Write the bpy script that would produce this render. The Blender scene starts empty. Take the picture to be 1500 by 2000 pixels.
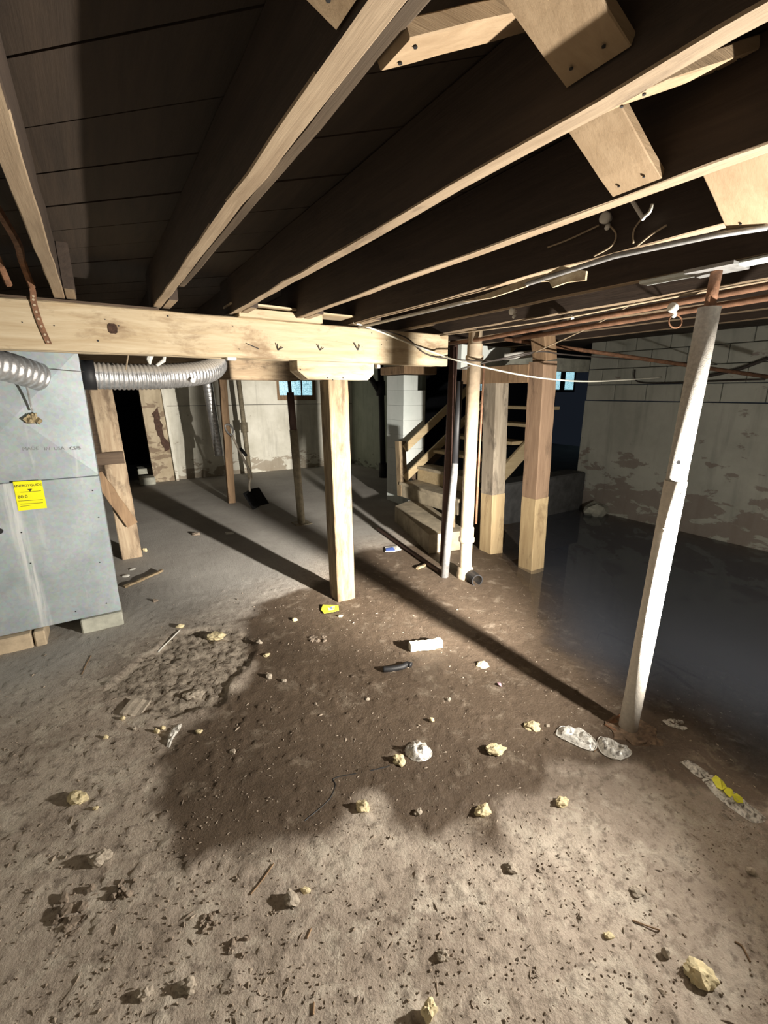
import bpy, bmesh, math, random
import numpy as np
from mathutils import Vector, Matrix, noise as mnoise
R = random.Random(7)
# ------------------------------------------------------------------ camera, world, light, exposure
FP, PITCH, YAW, HC = 870.0, math.atan(233/870), math.radians(32.24), 1.57
FW = Vector((math.sin(YAW)*math.cos(PITCH), math.cos(YAW)*math.cos(PITCH), -math.sin(PITCH)))
RT = Vector((math.cos(YAW), -math.sin(YAW), 0)); UP = RT.cross(FW)
CAM = Vector((0, 0, HC))
sc = bpy.context.scene
cd = bpy.data.cameras.new('camera'); cam = bpy.data.objects.new('camera', cd); sc.collection.objects.link(cam)
cd.sensor_fit = 'VERTICAL'; cd.sensor_height = 36; cd.lens = 36*FP/2000; cd.clip_start = .02
cam.matrix_world = Matrix(((RT.x, UP.x, -FW.x, 0), (RT.y, UP.y, -FW.y, 0), (RT.z, UP.z, -FW.z, HC), (0, 0, 0, 1)))
sc.camera = cam
w = bpy.data.worlds.new('world'); sc.world = w; w.use_nodes = True
w.node_tree.nodes['Background'].inputs[0].default_value = (.55, .7, 1, 1)
w.node_tree.nodes['Background'].inputs[1].default_value = .012
sc.view_settings.view_transform = 'Standard'; sc.view_settings.look = 'None'
sc.view_settings.gamma = 1; sc.view_settings.use_curve_mapping = False
sc.view_settings.exposure = 0.12
LAMP = Vector((2.0, .10, .86))
def spot(name, target, power, angle, blend, r=.035, col=(1, .93, .82)):
    d = bpy.data.lights.new(name, 'SPOT'); d.energy = power; d.spot_size = math.radians(angle); d.spot_blend = blend
    d.shadow_soft_size = r; d.color = col
    o = bpy.data.objects.new(name, d); sc.collection.objects.link(o); o.location = LAMP
    o.rotation_euler = (Vector(target)-LAMP).to_track_quat('-Z', 'Y').to_euler(); return o
# one hand-held torch: wide spill, body of the beam, hot core
spot('torch_spill', LAMP+Vector((-.73, .52, .46)), 450, 180, 1.0)
spot('torch_beam', LAMP+Vector((-.06, .99, .05)), 560, 106, 1.0)
spot('torch_core', LAMP+Vector((-.03, .99, -.09)), 2300, 56, 1.0)
spot('right_wall_fill', LAMP+Vector((.8, .6, .05)), 90, 120, 1.0)  # added fill lamp that brightens the right wall, no separate source there
# ------------------------------------------------------------------ geometry helpers
def ray(px, py): return FW + RT*((px-750)/FP) - UP*((py-1000)/FP)
def G(px, py, z=0.): d = ray(px, py); return CAM + d*((z-HC)/d.z)
def AY(px, py, Y): d = ray(px, py); return CAM + d*(Y/d.y)
def AX(px, py, X): d = ray(px, py); return CAM + d*(X/d.x)
def D(px, py, t): return CAM + ray(px, py)*t            # t = distance along the view axis
COL = sc.collection
def finish(name, bm, mat, parent=None, smooth=False):
    me = bpy.data.meshes.new(name); bmesh.ops.recalc_face_normals(bm, faces=bm.faces[:]); bm.to_mesh(me); bm.free()
    if smooth:
        for p in me.polygons: p.use_smooth = True
    if mat: me.materials.append(mat)
    o = bpy.data.objects.new(name, me); COL.objects.link(o)
    if parent: o.parent = parent
    return o
def tag(o, label=None, cat=None, group=None, kind=None):
    if label: o['label'] = label
    if cat: o['category'] = cat
    if group: o['group'] = group
    if kind: o['kind'] = kind
    return o
def empty(name, label, cat, loc=(0, 0, 0), group=None):
    o = bpy.data.objects.new(name, None); COL.objects.link(o); o.empty_display_size = .05
    return tag(o, label, cat, group)
def box(x0, x1, y0, y1, z0, z1, bm=None, bev=0.):
    bm = bm or bmesh.new()
    v = [bm.verts.new((x, y, z)) for x in (x0, x1) for y in (y0, y1) for z in (z0, z1)]
    f = [bm.faces.new([v[i] for i in q]) for q in ((0, 1, 3, 2), (4, 6, 7, 5), (0, 4, 5, 1), (2, 3, 7, 6), (0, 2, 6, 4), (1, 5, 7, 3))]
    if bev:
        e = list({e for q in f for e in q.edges}); bmesh.ops.bevel(bm, geom=e, offset=bev, segments=1, affect='EDGES')
    return bm
def plank(p0, p1, w, h, side=None, n=10, jit=.002, bev=.004, bm=None, seed=0, taper=1.):
    """box from p0 to p1, w across `side`, h across the third axis; slightly crooked like sawn timber"""
    bm = bm or bmesh.new(); p0, p1 = Vector(p0), Vector(p1); d = (p1-p0).normalized()
    s = Vector(side) if side else (Vector((0, 0, 1)).cross(d) if abs(d.z) < .9 else Vector((1, 0, 0)))
    s = (s - d*s.dot(d)).normalized(); t = d.cross(s)
    rr = random.Random(seed+int(abs(p0.x*97+p0.y*31+p1.z*57)*100)); rings = []
    b = min(bev, w*.3, h*.3)
    for i in range(n+1):
        f = i/n; c = p0.lerp(p1, f); k = 1+(taper-1)*f
        ww, hh = w/2*k, h/2*k
        prof = [(-ww+b, -hh), (ww-b, -hh), (ww, -hh+b), (ww, hh-b), (ww-b, hh), (-ww+b, hh), (-ww, hh-b), (-ww, -hh+b)]
        dx, dy = rr.uniform(-jit, jit), rr.uniform(-jit, jit)
        rings.append([bm.verts.new(c+s*(a+dx+rr.uniform(-jit, jit)*.5)+t*(q+dy+rr.uniform(-jit, jit)*.5)) for a, q in prof])
    for i in range(n):
        for j in range(8): bm.faces.new((rings[i][j], rings[i][(j+1) % 8], rings[i+1][(j+1) % 8], rings[i+1][j]))
    bm.faces.new(rings[0]); bm.faces.new(rings[-1])
    return bm
def tube(pts, r, seg=10, bm=None, caps=True, closed=False):
    bm = bm or bmesh.new(); pts = [Vector(p) for p in pts]; n = len(pts)
    rs = r if isinstance(r, (list, tuple)) else [r]*n
    rings = []; prev = None
    for i in range(n):
        d = ((pts[(i+1) % n]-pts[i-1]) if closed else (pts[min(i+1, n-1)]-pts[max(i-1, 0)])).normalized()
        if prev is None:
            a = d.cross(Vector((0, 0, 1)));
            if a.length < .05: a = d.cross(Vector((1, 0, 0)))
        else: a = prev - d*prev.dot(d)
        a.normalize(); prev = a; b = d.cross(a)
        rings.append([bm.verts.new(pts[i]+(a*math.cos(2*math.pi*k/seg)+b*math.sin(2*math.pi*k/seg))*rs[i]) for k in range(seg)])
    for i in range(n if closed else n-1):
        A, B = rings[i], rings[(i+1) % n]
        for k in range(seg): bm.faces.new((A[k], A[(k+1) % seg], B[(k+1) % seg], B[k]))
    if caps and not closed: bm.faces.new(rings[0]); bm.faces.new(rings[-1])
    return bm
def spline(pts, n=8):
    pts = [Vector(p) for p in pts]; out = []
    for i in range(len(pts)-1):
        a, b, c, d = pts[max(i-1, 0)], pts[i], pts[i+1], pts[min(i+2, len(pts)-1)]
        for k in range(n):
            t = k/n; out.append(.5*((2*b)+(c-a)*t+(2*a-5*b+4*c-d)*t*t+(3*b-a-3*c+d)*t**3))
    return out+[pts[-1]]
def prism(poly, ext, bm=None):
    """solid from a planar polygon of 3D points pushed along ext"""
    bm = bm or bmesh.new(); e = Vector(ext); a = [bm.verts.new(p) for p in poly]; b = [bm.verts.new(Vector(p)+e) for p in poly]
    n = len(poly); bm.faces.new(a); bm.faces.new(b[::-1])
    for i in range(n): bm.faces.new((a[i], b[i], b[(i+1) % n], a[(i+1) % n]))
    return bm
def rock(loc, sx, sy, sz, seed, sub=2, amp=.28, rot=0.):
    bm = bmesh.new(); bmesh.ops.create_icosphere(bm, subdivisions=sub, radius=1.)
    o = Vector((seed*3.17, seed*1.31, seed*.77)); c, s = math.cos(rot), math.sin(rot)
    for v in bm.verts:
        n = v.co.normalized(); k = 1+amp*mnoise.noise(n*1.1+o)*1.6+amp*.8*mnoise.noise(n*2.6+o*2)
        k *= 1-.22*abs(mnoise.noise(n*4+o))
        p = Vector((n.x*k*sx, n.y*k*sy, n.z*k*sz)); v.co = Vector((p.x*c-p.y*s, p.x*s+p.y*c, max(p.z, -.55*sz)))+Vector(loc)+Vector((0, 0, .5*sz))
    return bm
# ------------------------------------------------------------------ materials
def mat(name):
    m = bpy.data.materials.new(name); m.use_nodes = True; nt = m.node_tree
    return m, nt, nt.nodes['Principled BSDF']
def N(nt, t, **kw):
    n = nt.nodes.new(t)
    for k, v in kw.items():
        if k.startswith('i_'):
            key = k[2:]; key = int(key) if key.isdigit() else key.replace('_', ' ')
            n.inputs[key].default_value = v
        else: setattr(n, k, v)
    return n
def ramp(nt, fac, stops):
    n = nt.nodes.new('ShaderNodeValToRGB'); e = n.color_ramp.elements
    while len(e) < len(stops): e.new(.5)
    for k, (p, c) in enumerate(stops): e[k].position = p; e[k].color = (*c, 1) if len(c) == 3 else c
    nt.links.new(fac, n.inputs[0]); return n.outputs[0]
def coords(nt, scale=(1, 1, 1)):
    tc = nt.nodes.new('ShaderNodeNewGeometry'); mp = nt.nodes.new('ShaderNodeMapping'); mp.inputs['Scale'].default_value = scale
    nt.links.new(tc.outputs['Position'], mp.inputs[0]); return mp.outputs[0]
def noi(nt, vec, scale, detail=6, rough=.6, dist=0.):
    n = N(nt, 'ShaderNodeTexNoise'); n.inputs['Scale'].default_value = scale; n.inputs['Detail'].default_value = detail
    n.inputs['Roughness'].default_value = rough; n.inputs['Distortion'].default_value = dist
    nt.links.new(vec, n.inputs['Vector']); return n.outputs[0]
def mixc(nt, fac, a, b, mode='MIX'):
    n = nt.nodes.new('ShaderNodeMix'); n.data_type = 'RGBA'; n.blend_type = mode
    for s, v in ((0, fac), (6, a), (7, b)):
        if hasattr(v, 'links'): nt.links.new(v, n.inputs[s])
        elif isinstance(v, (int, float)): n.inputs[s].default_value = v
        else: n.inputs[s].default_value = (*v, 1) if len(v) == 3 else v
    return n.outputs[2]
def math2(nt, op, a, b=0.):
    n = nt.nodes.new('ShaderNodeMath'); n.operation = op; n.use_clamp = False
    for s, v in ((0, a), (1, b)):
        if hasattr(v, 'links'): nt.links.new(v, n.inputs[s])
        else: n.inputs[s].default_value = v
    return n.outputs[0]
def bump(nt, b, h, strength=.3, dist=.01):
    n = nt.nodes.new('ShaderNodeBump'); n.inputs['Strength'].default_value = strength; n.inputs['Distance'].default_value = dist
    nt.links.new(h, n.inputs['Height']); nt.links.new(n.outputs[0], b.inputs['Normal'])
def wood(name, axis, light, dark, stain=(.05, .035, .02), stain_at=.62, rough=.8):
    m, nt, b = mat(name); s = [9., 9., 9.]; s['XYZ'.index(axis)] = .8
    v = coords(nt, tuple(s)); g = noi(nt, v, 3.2, 8, .65, .6)
    c = ramp(nt, g, [(.3, dark), (.5, tuple((x+y)/2 for x, y in zip(light, dark))), (.68, light)])
    s2 = [3., 3., 3.]; s2['XYZ'.index(axis)] = 1.1
    st = noi(nt, coords(nt, tuple(s2)), 2.3, 6, .7, .3)
    k = ramp(nt, st, [(stain_at-.06, (0, 0, 0)), (stain_at+.08, (.75, .75, .75))])
    c = mixc(nt, k, c, stain)
    nt.links.new(c, b.inputs['Base Color']); b.inputs['Roughness'].default_value = rough
    s3 = [60., 60., 60.]; s3['XYZ'.index(axis)] = 3.
    bump(nt, b, noi(nt, coords(nt, tuple(s3)), 1.6, 5, .7), .35, .004); return m
def plain(name, c, rough=.6, metal=0., var=.25, scale=14., bmp=.2, spec=.5):
    m, nt, b = mat(name); n = noi(nt, coords(nt), scale, 6, .65)
    nt.links.new(ramp(nt, n, [(.3, tuple(x*(1-var) for x in c)), (.7, tuple(min(1, x*(1+var)) for x in c))]), b.inputs['Base Color'])
    b.inputs['Roughness'].default_value = rough; b.inputs['Metallic'].default_value = metal; b.inputs['Specular IOR Level'].default_value = spec
    if bmp: bump(nt, b, noi(nt, coords(nt), scale*4, 4), bmp, .003)
    return m
def wallmat(name, c, c2, peel, lowpeel=.55, zlow=(.0, .5), amount=.6):
    m, nt, b = mat(name); v = coords(nt)
    col = ramp(nt, noi(nt, v, 2.2, 8, .65), [(.3, c2), (.62, c)])
    streak = noi(nt, coords(nt, (7, 7, .7)), 1.3, 6, .6)
    col = mixc(nt, ramp(nt, streak, [(.52, (0, 0, 0)), (.75, (.55, .55, .55))]), col, tuple(x*.6 for x in c2))
    sep = nt.nodes.new('ShaderNodeSeparateXYZ'); nt.links.new(v, sep.inputs[0])
    zr = N(nt, 'ShaderNodeMapRange'); zr.inputs[1].default_value = zlow[0]; zr.inputs[2].default_value = zlow[1]; zr.inputs[3].default_value = .2; zr.inputs[4].default_value = -.02
    nt.links.new(sep.outputs[2], zr.inputs[0])
    pn = math2(nt, 'ADD', noi(nt, coords(nt, (1, 1, 2.2)), 3.3, 9, .62, .4), zr.outputs[0])
    pk = ramp(nt, pn, [(lowpeel+.1, (0, 0, 0)), (lowpeel+.13, (amount,)*3)])
    col = mixc(nt, pk, col, peel)
    nt.links.new(col, b.inputs['Base Color']); b.inputs['Roughness'].default_value = .85
    h = math2(nt, 'SUBTRACT', math2(nt, 'MULTIPLY', noi(nt, v, 30, 6, .7), .5), pk); bump(nt, b, h, .4, .006)
    return m
M = {}
M['beam'] = wood('beam_wood', 'X', (.56, .47, .33), (.4, .3, .18), (.19, .12, .065), .58)
M['joist'] = wood('shaded_joist_wood', 'Y', (.055, .036, .025), (.03, .019, .013), (.018, .012, .008), .62)  # brown wood, darkened further to paint in the shade on the joist sides
M['oldbeam'] = wood('weathered_beam_wood', 'X', (.4, .31, .2), (.25, .17, .1), (.08, .05, .03), .55)
M['pale_post'] = wood('pale_spliced_wood', 'Z', (.52, .4, .23), (.38, .27, .145), (.15, .09, .045), .62)
M['grey_post'] = wood('grey_post_wood', 'Z', (.36, .31, .24), (.22, .18, .135), (.07, .055, .04), .56)
M['brown_post'] = wood('brown_post_wood', 'Z', (.34, .23, .15), (.22, .14, .09), (.09, .055, .035), .6)
M['joist_edge'] = wood('lit_joist_underside', 'Y', (.36, .275, .185), (.23, .165, .105), (.11, .075, .048), .62)
M['bridge'] = wood('bridging_wood', 'X', (.36, .26, .16), (.27, .185, .105), (.15, .09, .05), .7)
M['sub'] = wood('subfloor_wood', 'Y', (.046, .03, .019), (.025, .016, .01), (.013, .008, .006), .66)
M['post'] = wood('post_wood', 'Z', (.34, .265, .165), (.14, .095, .052), (.05, .03, .016), .57)
M['post_dirty'] = wood('dirty_post_wood', 'Z', (.44, .35, .24), (.27, .19, .12), (.09, .055, .032), .53)
M['rail'] = wood('rail_wood', 'X', (.52, .42, .26), (.4, .3, .17), (.2, .14, .08), .75)
M['darkwood'] = wood('dark_wood', 'X', (.13, .088, .056), (.065, .042, .027), (.03, .019, .012), .6)
M['brownwood'] = wood('brown_wood', 'Z', (.32, .21, .12), (.18, .11, .06), (.06, .035, .02), .62)
M['wallback'] = wallmat('painted_back_wall', (.82, .8, .71), (.6, .58, .49), (.2, .13, .07), .55, (0, .6))
M['wallside'] = wallmat('damp_side_wall', (.42, .46, .38), (.3, .34, .27), (.06, .055, .045), .6, (0, .5))
M['wallright'] = wallmat('painted_right_wall', (.55, .56, .5), (.42, .43, .38), (.2, .13, .11), .52, (.1, 1.0), .6)
M['pier'] = wallmat('painted_pier', (.66, .7, .68), (.55, .6, .58), (.3, .3, .26), .72, (0, .3))
M['darkwall'] = plain('shade_black_wall', (.012, .013, .018), .9)  # near black: the darkness beyond the openings is put into the colour
M['block'] = plain('concrete_block', (.4, .4, .34), .9, 0, .3, 9, .6)
M['tanblock'] = plain('tan_block', (.5, .4, .28), .9, 0, .25, 9, .6)
M['concrete'] = plain('step_concrete', (.33, .28, .2), .9, 0, .35, 7, .6)
M['black'] = plain('black_iron', (.012, .012, .014), .6, 0, .3)
M['castiron'] = plain('pale_cast_iron', (.44, .35, .25), .7, 0, .25, 12, .4)
M['rustpipe'] = plain('brown_painted_pipe', (.09, .05, .04), .6, 0, .3)
M['rust'] = plain('rusty_iron', (.2, .1, .055), .8, .1, .5, 30, .5)
M['copper'] = plain('tarnished_copper', (.24, .13, .08), .6, .3, .4, 20)
M['galv'] = plain('galvanised_pipe', (.4, .4, .4), .45, .55, .3, 25)
M['drabpipe'] = plain('drab_pipe', (.26, .22, .15), .7, 0, .35, 20)
M['white'] = plain('white_plastic', (.72, .71, .66), .55, 0, .08)
M['porcelain'] = plain('porcelain', (.75, .73, .68), .25, 0, .08, 14, 0)
M['wire_white'] = plain('white_cable', (.72, .7, .6), .5, 0, .1, 14, 0)
M['wire_dark'] = plain('dark_wire', (.05, .04, .035), .7, 0, .2, 14, 0)
M['wire_tan'] = plain('tan_cloth_wire', (.36, .28, .19), .8, 0, .3, 30, 0)
M['stone'] = plain('pale_yellow_stone', (.62, .53, .33), .9, 0, .3, 40, .6)
M['greystone'] = plain('grey_stone', (.36, .31, .25), .9, 0, .3, 40, .6)
M['mudclod'] = plain('mud_clod', (.22, .175, .135), .95, 0, .4, 40, .6)
M['yellow'] = plain('yellow_print', (.78, .76, .06), .5, 0, .1, 30, 0)
M['labelyellow'] = plain('yellow_paper', (.9, .84, .0), .6, 0, .05, 30, 0)
M['ink'] = plain('black_ink', (.02, .02, .02), .7, 0, .1, 10, 0)
M['greyink'] = plain('faded_grey_ink', (.26, .27, .28), .7, 0, .3, 60, 0)
M['blue'] = plain('blue_print', (.12, .2, .6), .4, 0, .4, 60, 0)
M['pink'] = plain('pink_plastic', (.6, .35, .45), .5, 0, .2, 60, 0)
M['styro'] = plain('pitted_foam', (.74, .7, .58), .9, 0, .12, 70, .9)
M['insul'] = plain('grey_insulation_board', (.2, .2, .19), .9, 0, .35, 22, .6)
M['brick'] = plain('exposed_brick', (.16, .08, .05), .95, 0, .4, 25, .8)
def film():
    m, nt, b = mat('thin_plastic_film'); b.inputs['Base Color'].default_value = (.75, .73, .68, 1); b.inputs['Roughness'].default_value = .28; b.inputs['Specular IOR Level'].default_value = .8
    k = ramp(nt, noi(nt, coords(nt), 45, 4, .6, 1.), [(.36, (.2, .2, .2)), (.55, (.95, .95, .95))]); nt.links.new(k, b.inputs['Alpha']); return m
M['film'] = film()
def galvsheet(streak=False):
    m, nt, b = mat('streaked_galvanised_sheet' if streak else 'galvanised_sheet'); v = coords(nt)
    vo = N(nt, 'ShaderNodeTexVoronoi'); vo.inputs['Scale'].default_value = 55; nt.links.new(v, vo.inputs['Vector'])
    c = ramp(nt, noi(nt, v, 3.5, 7, .65, .3), [(.3, (.32, .37, .4)), (.7, (.48, .54, .57))])
    c = mixc(nt, .07, c, vo.outputs['Color'], 'OVERLAY')
    st = noi(nt, coords(nt, (9, 9, .9)), 1.2, 6, .6, .8); c = mixc(nt, ramp(nt, st, [(.6, (0, 0, 0)), (.74, (.45, .45, .45))]), c, (.7, .72, .72))
    if streak:                                               # a chalky run down the panel
        sp = nt.nodes.new('ShaderNodeSeparateXYZ'); nt.links.new(v, sp.inputs[0])
        xc = math2(nt, 'ADD', math2(nt, 'MULTIPLY', sp.outputs[2], -.06), -.455)
        dx = math2(nt, 'ABSOLUTE', math2(nt, 'SUBTRACT', math2(nt, 'ADD', sp.outputs[0], math2(nt, 'MULTIPLY', noi(nt, coords(nt, (4, 4, 1.2)), 2., 4), .05)), math2(nt, 'ADD', xc, .025)))
        k_ = math2(nt, 'MULTIPLY', ramp(nt, math2(nt, 'MULTIPLY', dx, 18.), [(.25, (1, 1, 1)), (.8, (0, 0, 0))]), ramp(nt, noi(nt, coords(nt, (40, 40, 2)), 1.4, 5), [(.35, (0, 0, 0)), (.6, (.8, .8, .8))]))
        c = mixc(nt, k_, c, (.78, .8, .8))
    nt.links.new(c, b.inputs['Base Color']); b.inputs['Metallic'].default_value = .35; b.inputs['Roughness'].default_value = .5
    bump(nt, b, noi(nt, v, 6, 4), .08, .02); return m
M['sheet'] = galvsheet(); M['sheet2'] = galvsheet(True)
def foilm():
    m, nt, b = mat('foil_duct'); v = coords(nt)
    nt.links.new(ramp(nt, noi(nt, v, 30, 5), [(.3, (.42, .42, .43)), (.7, (.75, .75, .76))]), b.inputs['Base Color'])
    b.inputs['Metallic'].default_value = .75; b.inputs['Roughness'].default_value = .3
    bump(nt, b, noi(nt, v, 45, 6, .7), .6, .006); return m
def dusty(m):
    nt = m.node_tree; b = nt.nodes['Principled BSDF']; src = b.inputs['Base Color'].links[0].from_socket
    ge = nt.nodes.new('ShaderNodeNewGeometry'); sp = nt.nodes.new('ShaderNodeSeparateXYZ'); nt.links.new(ge.outputs['Normal'], sp.inputs[0])
    k = ramp(nt, math2(nt, 'ADD', sp.outputs[2], math2(nt, 'MULTIPLY', noi(nt, coords(nt), 25, 4), .3)), [(.3, (0, 0, 0)), (.55, (1, 1, 1))])
    nt.links.new(mixc(nt, k, src, (.4, .36, .31)), b.inputs['Base Color'])
    nt.links.new(math2(nt, 'MULTIPLY', math2(nt, 'SUBTRACT', 1., k), .75), b.inputs['Metallic']); nt.links.new(math2(nt, 'ADD', math2(nt, 'MULTIPLY', k, .6), .3), b.inputs['Roughness'])
    return m
M['foil'] = foilm(); M['dustyfoil'] = dusty(foilm())
M['dust'] = plain('dusty_duct_top', (.42, .38, .33), .95, 0, .2, 30, .4)
def glassblock():
    m, nt, b = mat('wired_daylight_glass'); v = coords(nt)
    vo = N(nt, 'ShaderNodeTexVoronoi', feature='DISTANCE_TO_EDGE'); vo.inputs['Scale'].default_value = 26; nt.links.new(v, vo.inputs['Vector'])
    c = ramp(nt, vo.outputs[0], [(.03, (.16, .34, .4)), (.12, (.5, .85, .95))])
    nt.links.new(c, b.inputs['Emission Color']); b.inputs['Emission Strength'].default_value = .95
    b.inputs['Base Color'].default_value = (.3, .4, .45, 1); b.inputs['Roughness'].default_value = .2; return m
M['window'] = glassblock()
# ------------------------------------------------------------------ floor
WET = [(-9, 0)]
def gpoly(px): return np.array([tuple(G(x, y))[:2] for x, y in px])
wet_px = [(505, 1183), (460, 1212), (500, 1300), (470, 1350), (400, 1400), (330, 1440), (300, 1480), (312, 1530), (290, 1590), (310, 1660), (350, 1690), (440, 1690), (520, 1665),
          (610, 1640), (690, 1590), (735, 1560), (750, 1610), (800, 1630), (880, 1618), (930, 1650), (985, 1640), (1010, 1590), (1050, 1530), (1130, 1500), (1300, 1510), (1500, 1600),
          (1900, 1500), (1700, 1150), (1400, 1000), (1100, 985), (980, 1000), (820, 1060), (700, 1075), (660, 1120), (600, 1150)]
damp_px = [(960, 1660), (1040, 1590), (1150, 1560), (1300, 1590), (1480, 1680), (1640, 1760), (1600, 1600), (1300, 1480), (1000, 1480)]
crumb_px = [(190, 1350), (330, 1240), (430, 1222), (510, 1245), (500, 1295), (455, 1335), (440, 1375), (380, 1400), (290, 1410), (240, 1375)]
shore_px = [(985, 1072), (1040, 1150), (1075, 1250), (1150, 1315), (1250, 1365), (1340, 1400), (1420, 1470), (1500, 1535), (1700, 1640), (2300, 1700), (2000, 1080), (1500, 1010), (1120, 965), (1030, 985), (1000, 1030)]
def sdist(P, poly):                                          # signed distance, positive inside
    n = len(poly); best = np.full(len(P), 1e9); ins = np.zeros(len(P), bool)
    for i in range(n):
        a, b = poly[i], poly[(i+1) % n]; ab = b-a
        t = np.clip(((P-a)@ab)/(ab@ab), 0, 1); best = np.minimum(best, np.hypot(*(P-a-t[:, None]*ab).T))
        c = ((a[1] > P[:, 1]) != (b[1] > P[:, 1])); xx = a[0]+(P[:, 1]-a[1])/(b[1]-a[1]+1e-12)*ab[0]
        ins ^= c & (P[:, 0] < xx)
    return np.where(ins, best, -best)
rng = np.random.default_rng(3)
LAT = rng.random((512, 512))
def vnoise(x, y):
    xi, yi = np.floor(x).astype(int), np.floor(y).astype(int); fx, fy = x-xi, y-yi
    fx = fx*fx*(3-2*fx); fy = fy*fy*(3-2*fy); g = lambda a, b: LAT[a % 512, b % 512]
    return (g(xi, yi)*(1-fx)+g(xi+1, yi)*fx)*(1-fy)+(g(xi, yi+1)*(1-fx)+g(xi+1, yi+1)*fx)*fy
def fbm(x, y, f, o=4):
    s = 0; a = .5
    for k in range(o): s = s+a*(vnoise(x*f+k*17.3, y*f+k*7.7)-.5); a *= .5; f *= 2.03
    return s
def sstep(a, b, x): t = np.clip((x-a)/(b-a), 0, 1); return t*t*(3-2*t)
wetP, crumbP, shoreP = gpoly(wet_px), gpoly(crumb_px), gpoly(shore_px)
shoreP = np.array([(min(p[0], 5.69), max(p[1], -1.5)) for p in shoreP])
def floor_z(X, Y):
    P = np.stack([X, Y], 1); d = np.hypot(X, Y)
    nearf = np.clip(1.6-.28*d, .15, 1)
    z = fbm(X, Y, 2.2, 3)*.022*nearf + fbm(X, Y, 17, 4)*.007*nearf
    cl = fbm(X+9, Y+3, 38, 3); z += np.maximum(cl-.1, 0)*.045*nearf
    c = sdist(P, crumbP)+fbm(X, Y, 9, 3)*.12; k = sstep(-.01, .05, c); edge = np.exp(-(c/.03)**2)
    z += k*(fbm(X+5, Y, 45, 3)*.03+fbm((X+Y)*2.2, (Y-X)*.7, 7, 3)*.03-.012)+edge*.006
    s = sdist(P, shoreP)+fbm(X+2, Y+8, 3, 3)*.12; z -= sstep(-.35, 1.0, s)*.17
    return z
xs = np.concatenate([np.arange(-2.4, -1.2, .08), np.arange(-1.2, 2.6, .0135), np.arange(2.6, 4, .035), np.arange(4, 12.3, .15)])
ys = np.concatenate([np.arange(-1.6, -.3, .08), np.arange(-.3, 2.0, .0135), np.arange(2.0, 3.6, .022), np.arange(3.6, 6.5, .06), np.arange(6.5, 12.1, .15)])
XX, YY = np.meshgrid(xs, ys); X, Y = XX.ravel(), YY.ravel(); Z = floor_z(X, Y)
nx, ny = len(xs), len(ys); idx = np.arange(nx*ny).reshape(ny, nx)
F = np.stack([idx[:-1, :-1], idx[:-1, 1:], idx[1:, 1:], idx[1:, :-1]], -1).reshape(-1, 4)
me = bpy.data.meshes.new('floor'); me.vertices.add(len(X)); me.vertices.foreach_set('co', np.stack([X, Y, Z], 1).ravel())
me.loops.add(F.size); me.loops.foreach_set('vertex_index', F.ravel()); me.polygons.add(len(F))
me.polygons.foreach_set('loop_start', np.arange(len(F))*4); me.polygons.foreach_set('loop_total', np.full(len(F), 4))
me.update(calc_edges=True); me.polygons.foreach_set('use_smooth', np.ones(len(F), bool))
P2 = np.stack([X, Y], 1)
for nm, val in (('wet', np.maximum(sstep(-.05, .06, sdist(P2, wetP)+fbm(X, Y, 6, 5)*.2), .55*sstep(-.2, .15, sdist(P2, gpoly(damp_px))+fbm(X, Y, 4, 4)*.3))), ('rubble', sstep(-.02, .04, sdist(P2, crumbP)+fbm(X, Y, 9, 3)*.12)),
                ('slab', sstep(2.6, 3.6, Y+fbm(X, Y, 1.5, 4)*1.2-(X-.6)*.35))):
    a = me.attributes.new(nm, 'FLOAT', 'POINT'); a.data.foreach_set('value', val.astype(np.float32))
def floormat():
    m, nt, b = mat('muddy_concrete'); v = coords(nt)
    at = lambda n: N(nt, 'ShaderNodeAttribute', attribute_name=n).outputs['Fac']
    big = noi(nt, v, 2.0, 9, .68, .4); fine = noi(nt, v, 26, 8, .7); mid = noi(nt, v, 7, 8, .7, .5)
    dry = ramp(nt, big, [(.3, (.28, .23, .185)), (.5, (.42, .355, .295)), (.68, (.56, .49, .41))])
    dry = mixc(nt, ramp(nt, mid, [(.5, (0, 0, 0)), (.62, (.85, .85, .85))]), dry, (.56, .5, .42))
    slab = ramp(nt, noi(nt, v, 1.4, 8, .6), [(.3, (.32, .3, .275)), (.7, (.44, .42, .39))])
    c = mixc(nt, at('slab'), dry, slab)
    c = mixc(nt, at('rubble'), c, ramp(nt, fine, [(.35, (.2, .165, .13)), (.62, (.45, .39, .32))]))
    wetc = mixc(nt, ramp(nt, mid, [(.55, (0, 0, 0)), (.72, (.8, .8, .8))]), mixc(nt, big, (.075, .052, .036), (.15, .112, .08)), (.3, .25, .195))
    wk = at('wet'); c = mixc(nt, wk, c, wetc)
    c = mixc(nt, math2(nt, 'MULTIPLY', ramp(nt, fine, [(.36, (.55, .55, .55)), (.5, (0, 0, 0))]), math2(nt, 'SUBTRACT', 1., math2(nt, 'MULTIPLY', at('slab'), .75))), c, (.07, .05, .036))
    nt.links.new(c, b.inputs['Base Color'])
    rg = N(nt, 'ShaderNodeMapRange'); rg.inputs[3].default_value = .92; rg.inputs[4].default_value = .6; nt.links.new(wk, rg.inputs[0])
    nt.links.new(rg.outputs[0], b.inputs['Roughness']); b.inputs['Specular IOR Level'].default_value = .3
    h = math2(nt, 'ADD', math2(nt, 'MULTIPLY', fine, .5), noi(nt, v, 90, 5, .7)); bump(nt, b, h, .55, .012)
    return m
M['floor'] = floormat(); me.materials.append(M['floor'])
floor = bpy.data.objects.new('floor', me); COL.objects.link(floor); tag(floor, kind='structure')
def fz(x, y): return float(floor_z(np.array([x]), np.array([y]))[0])
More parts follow.
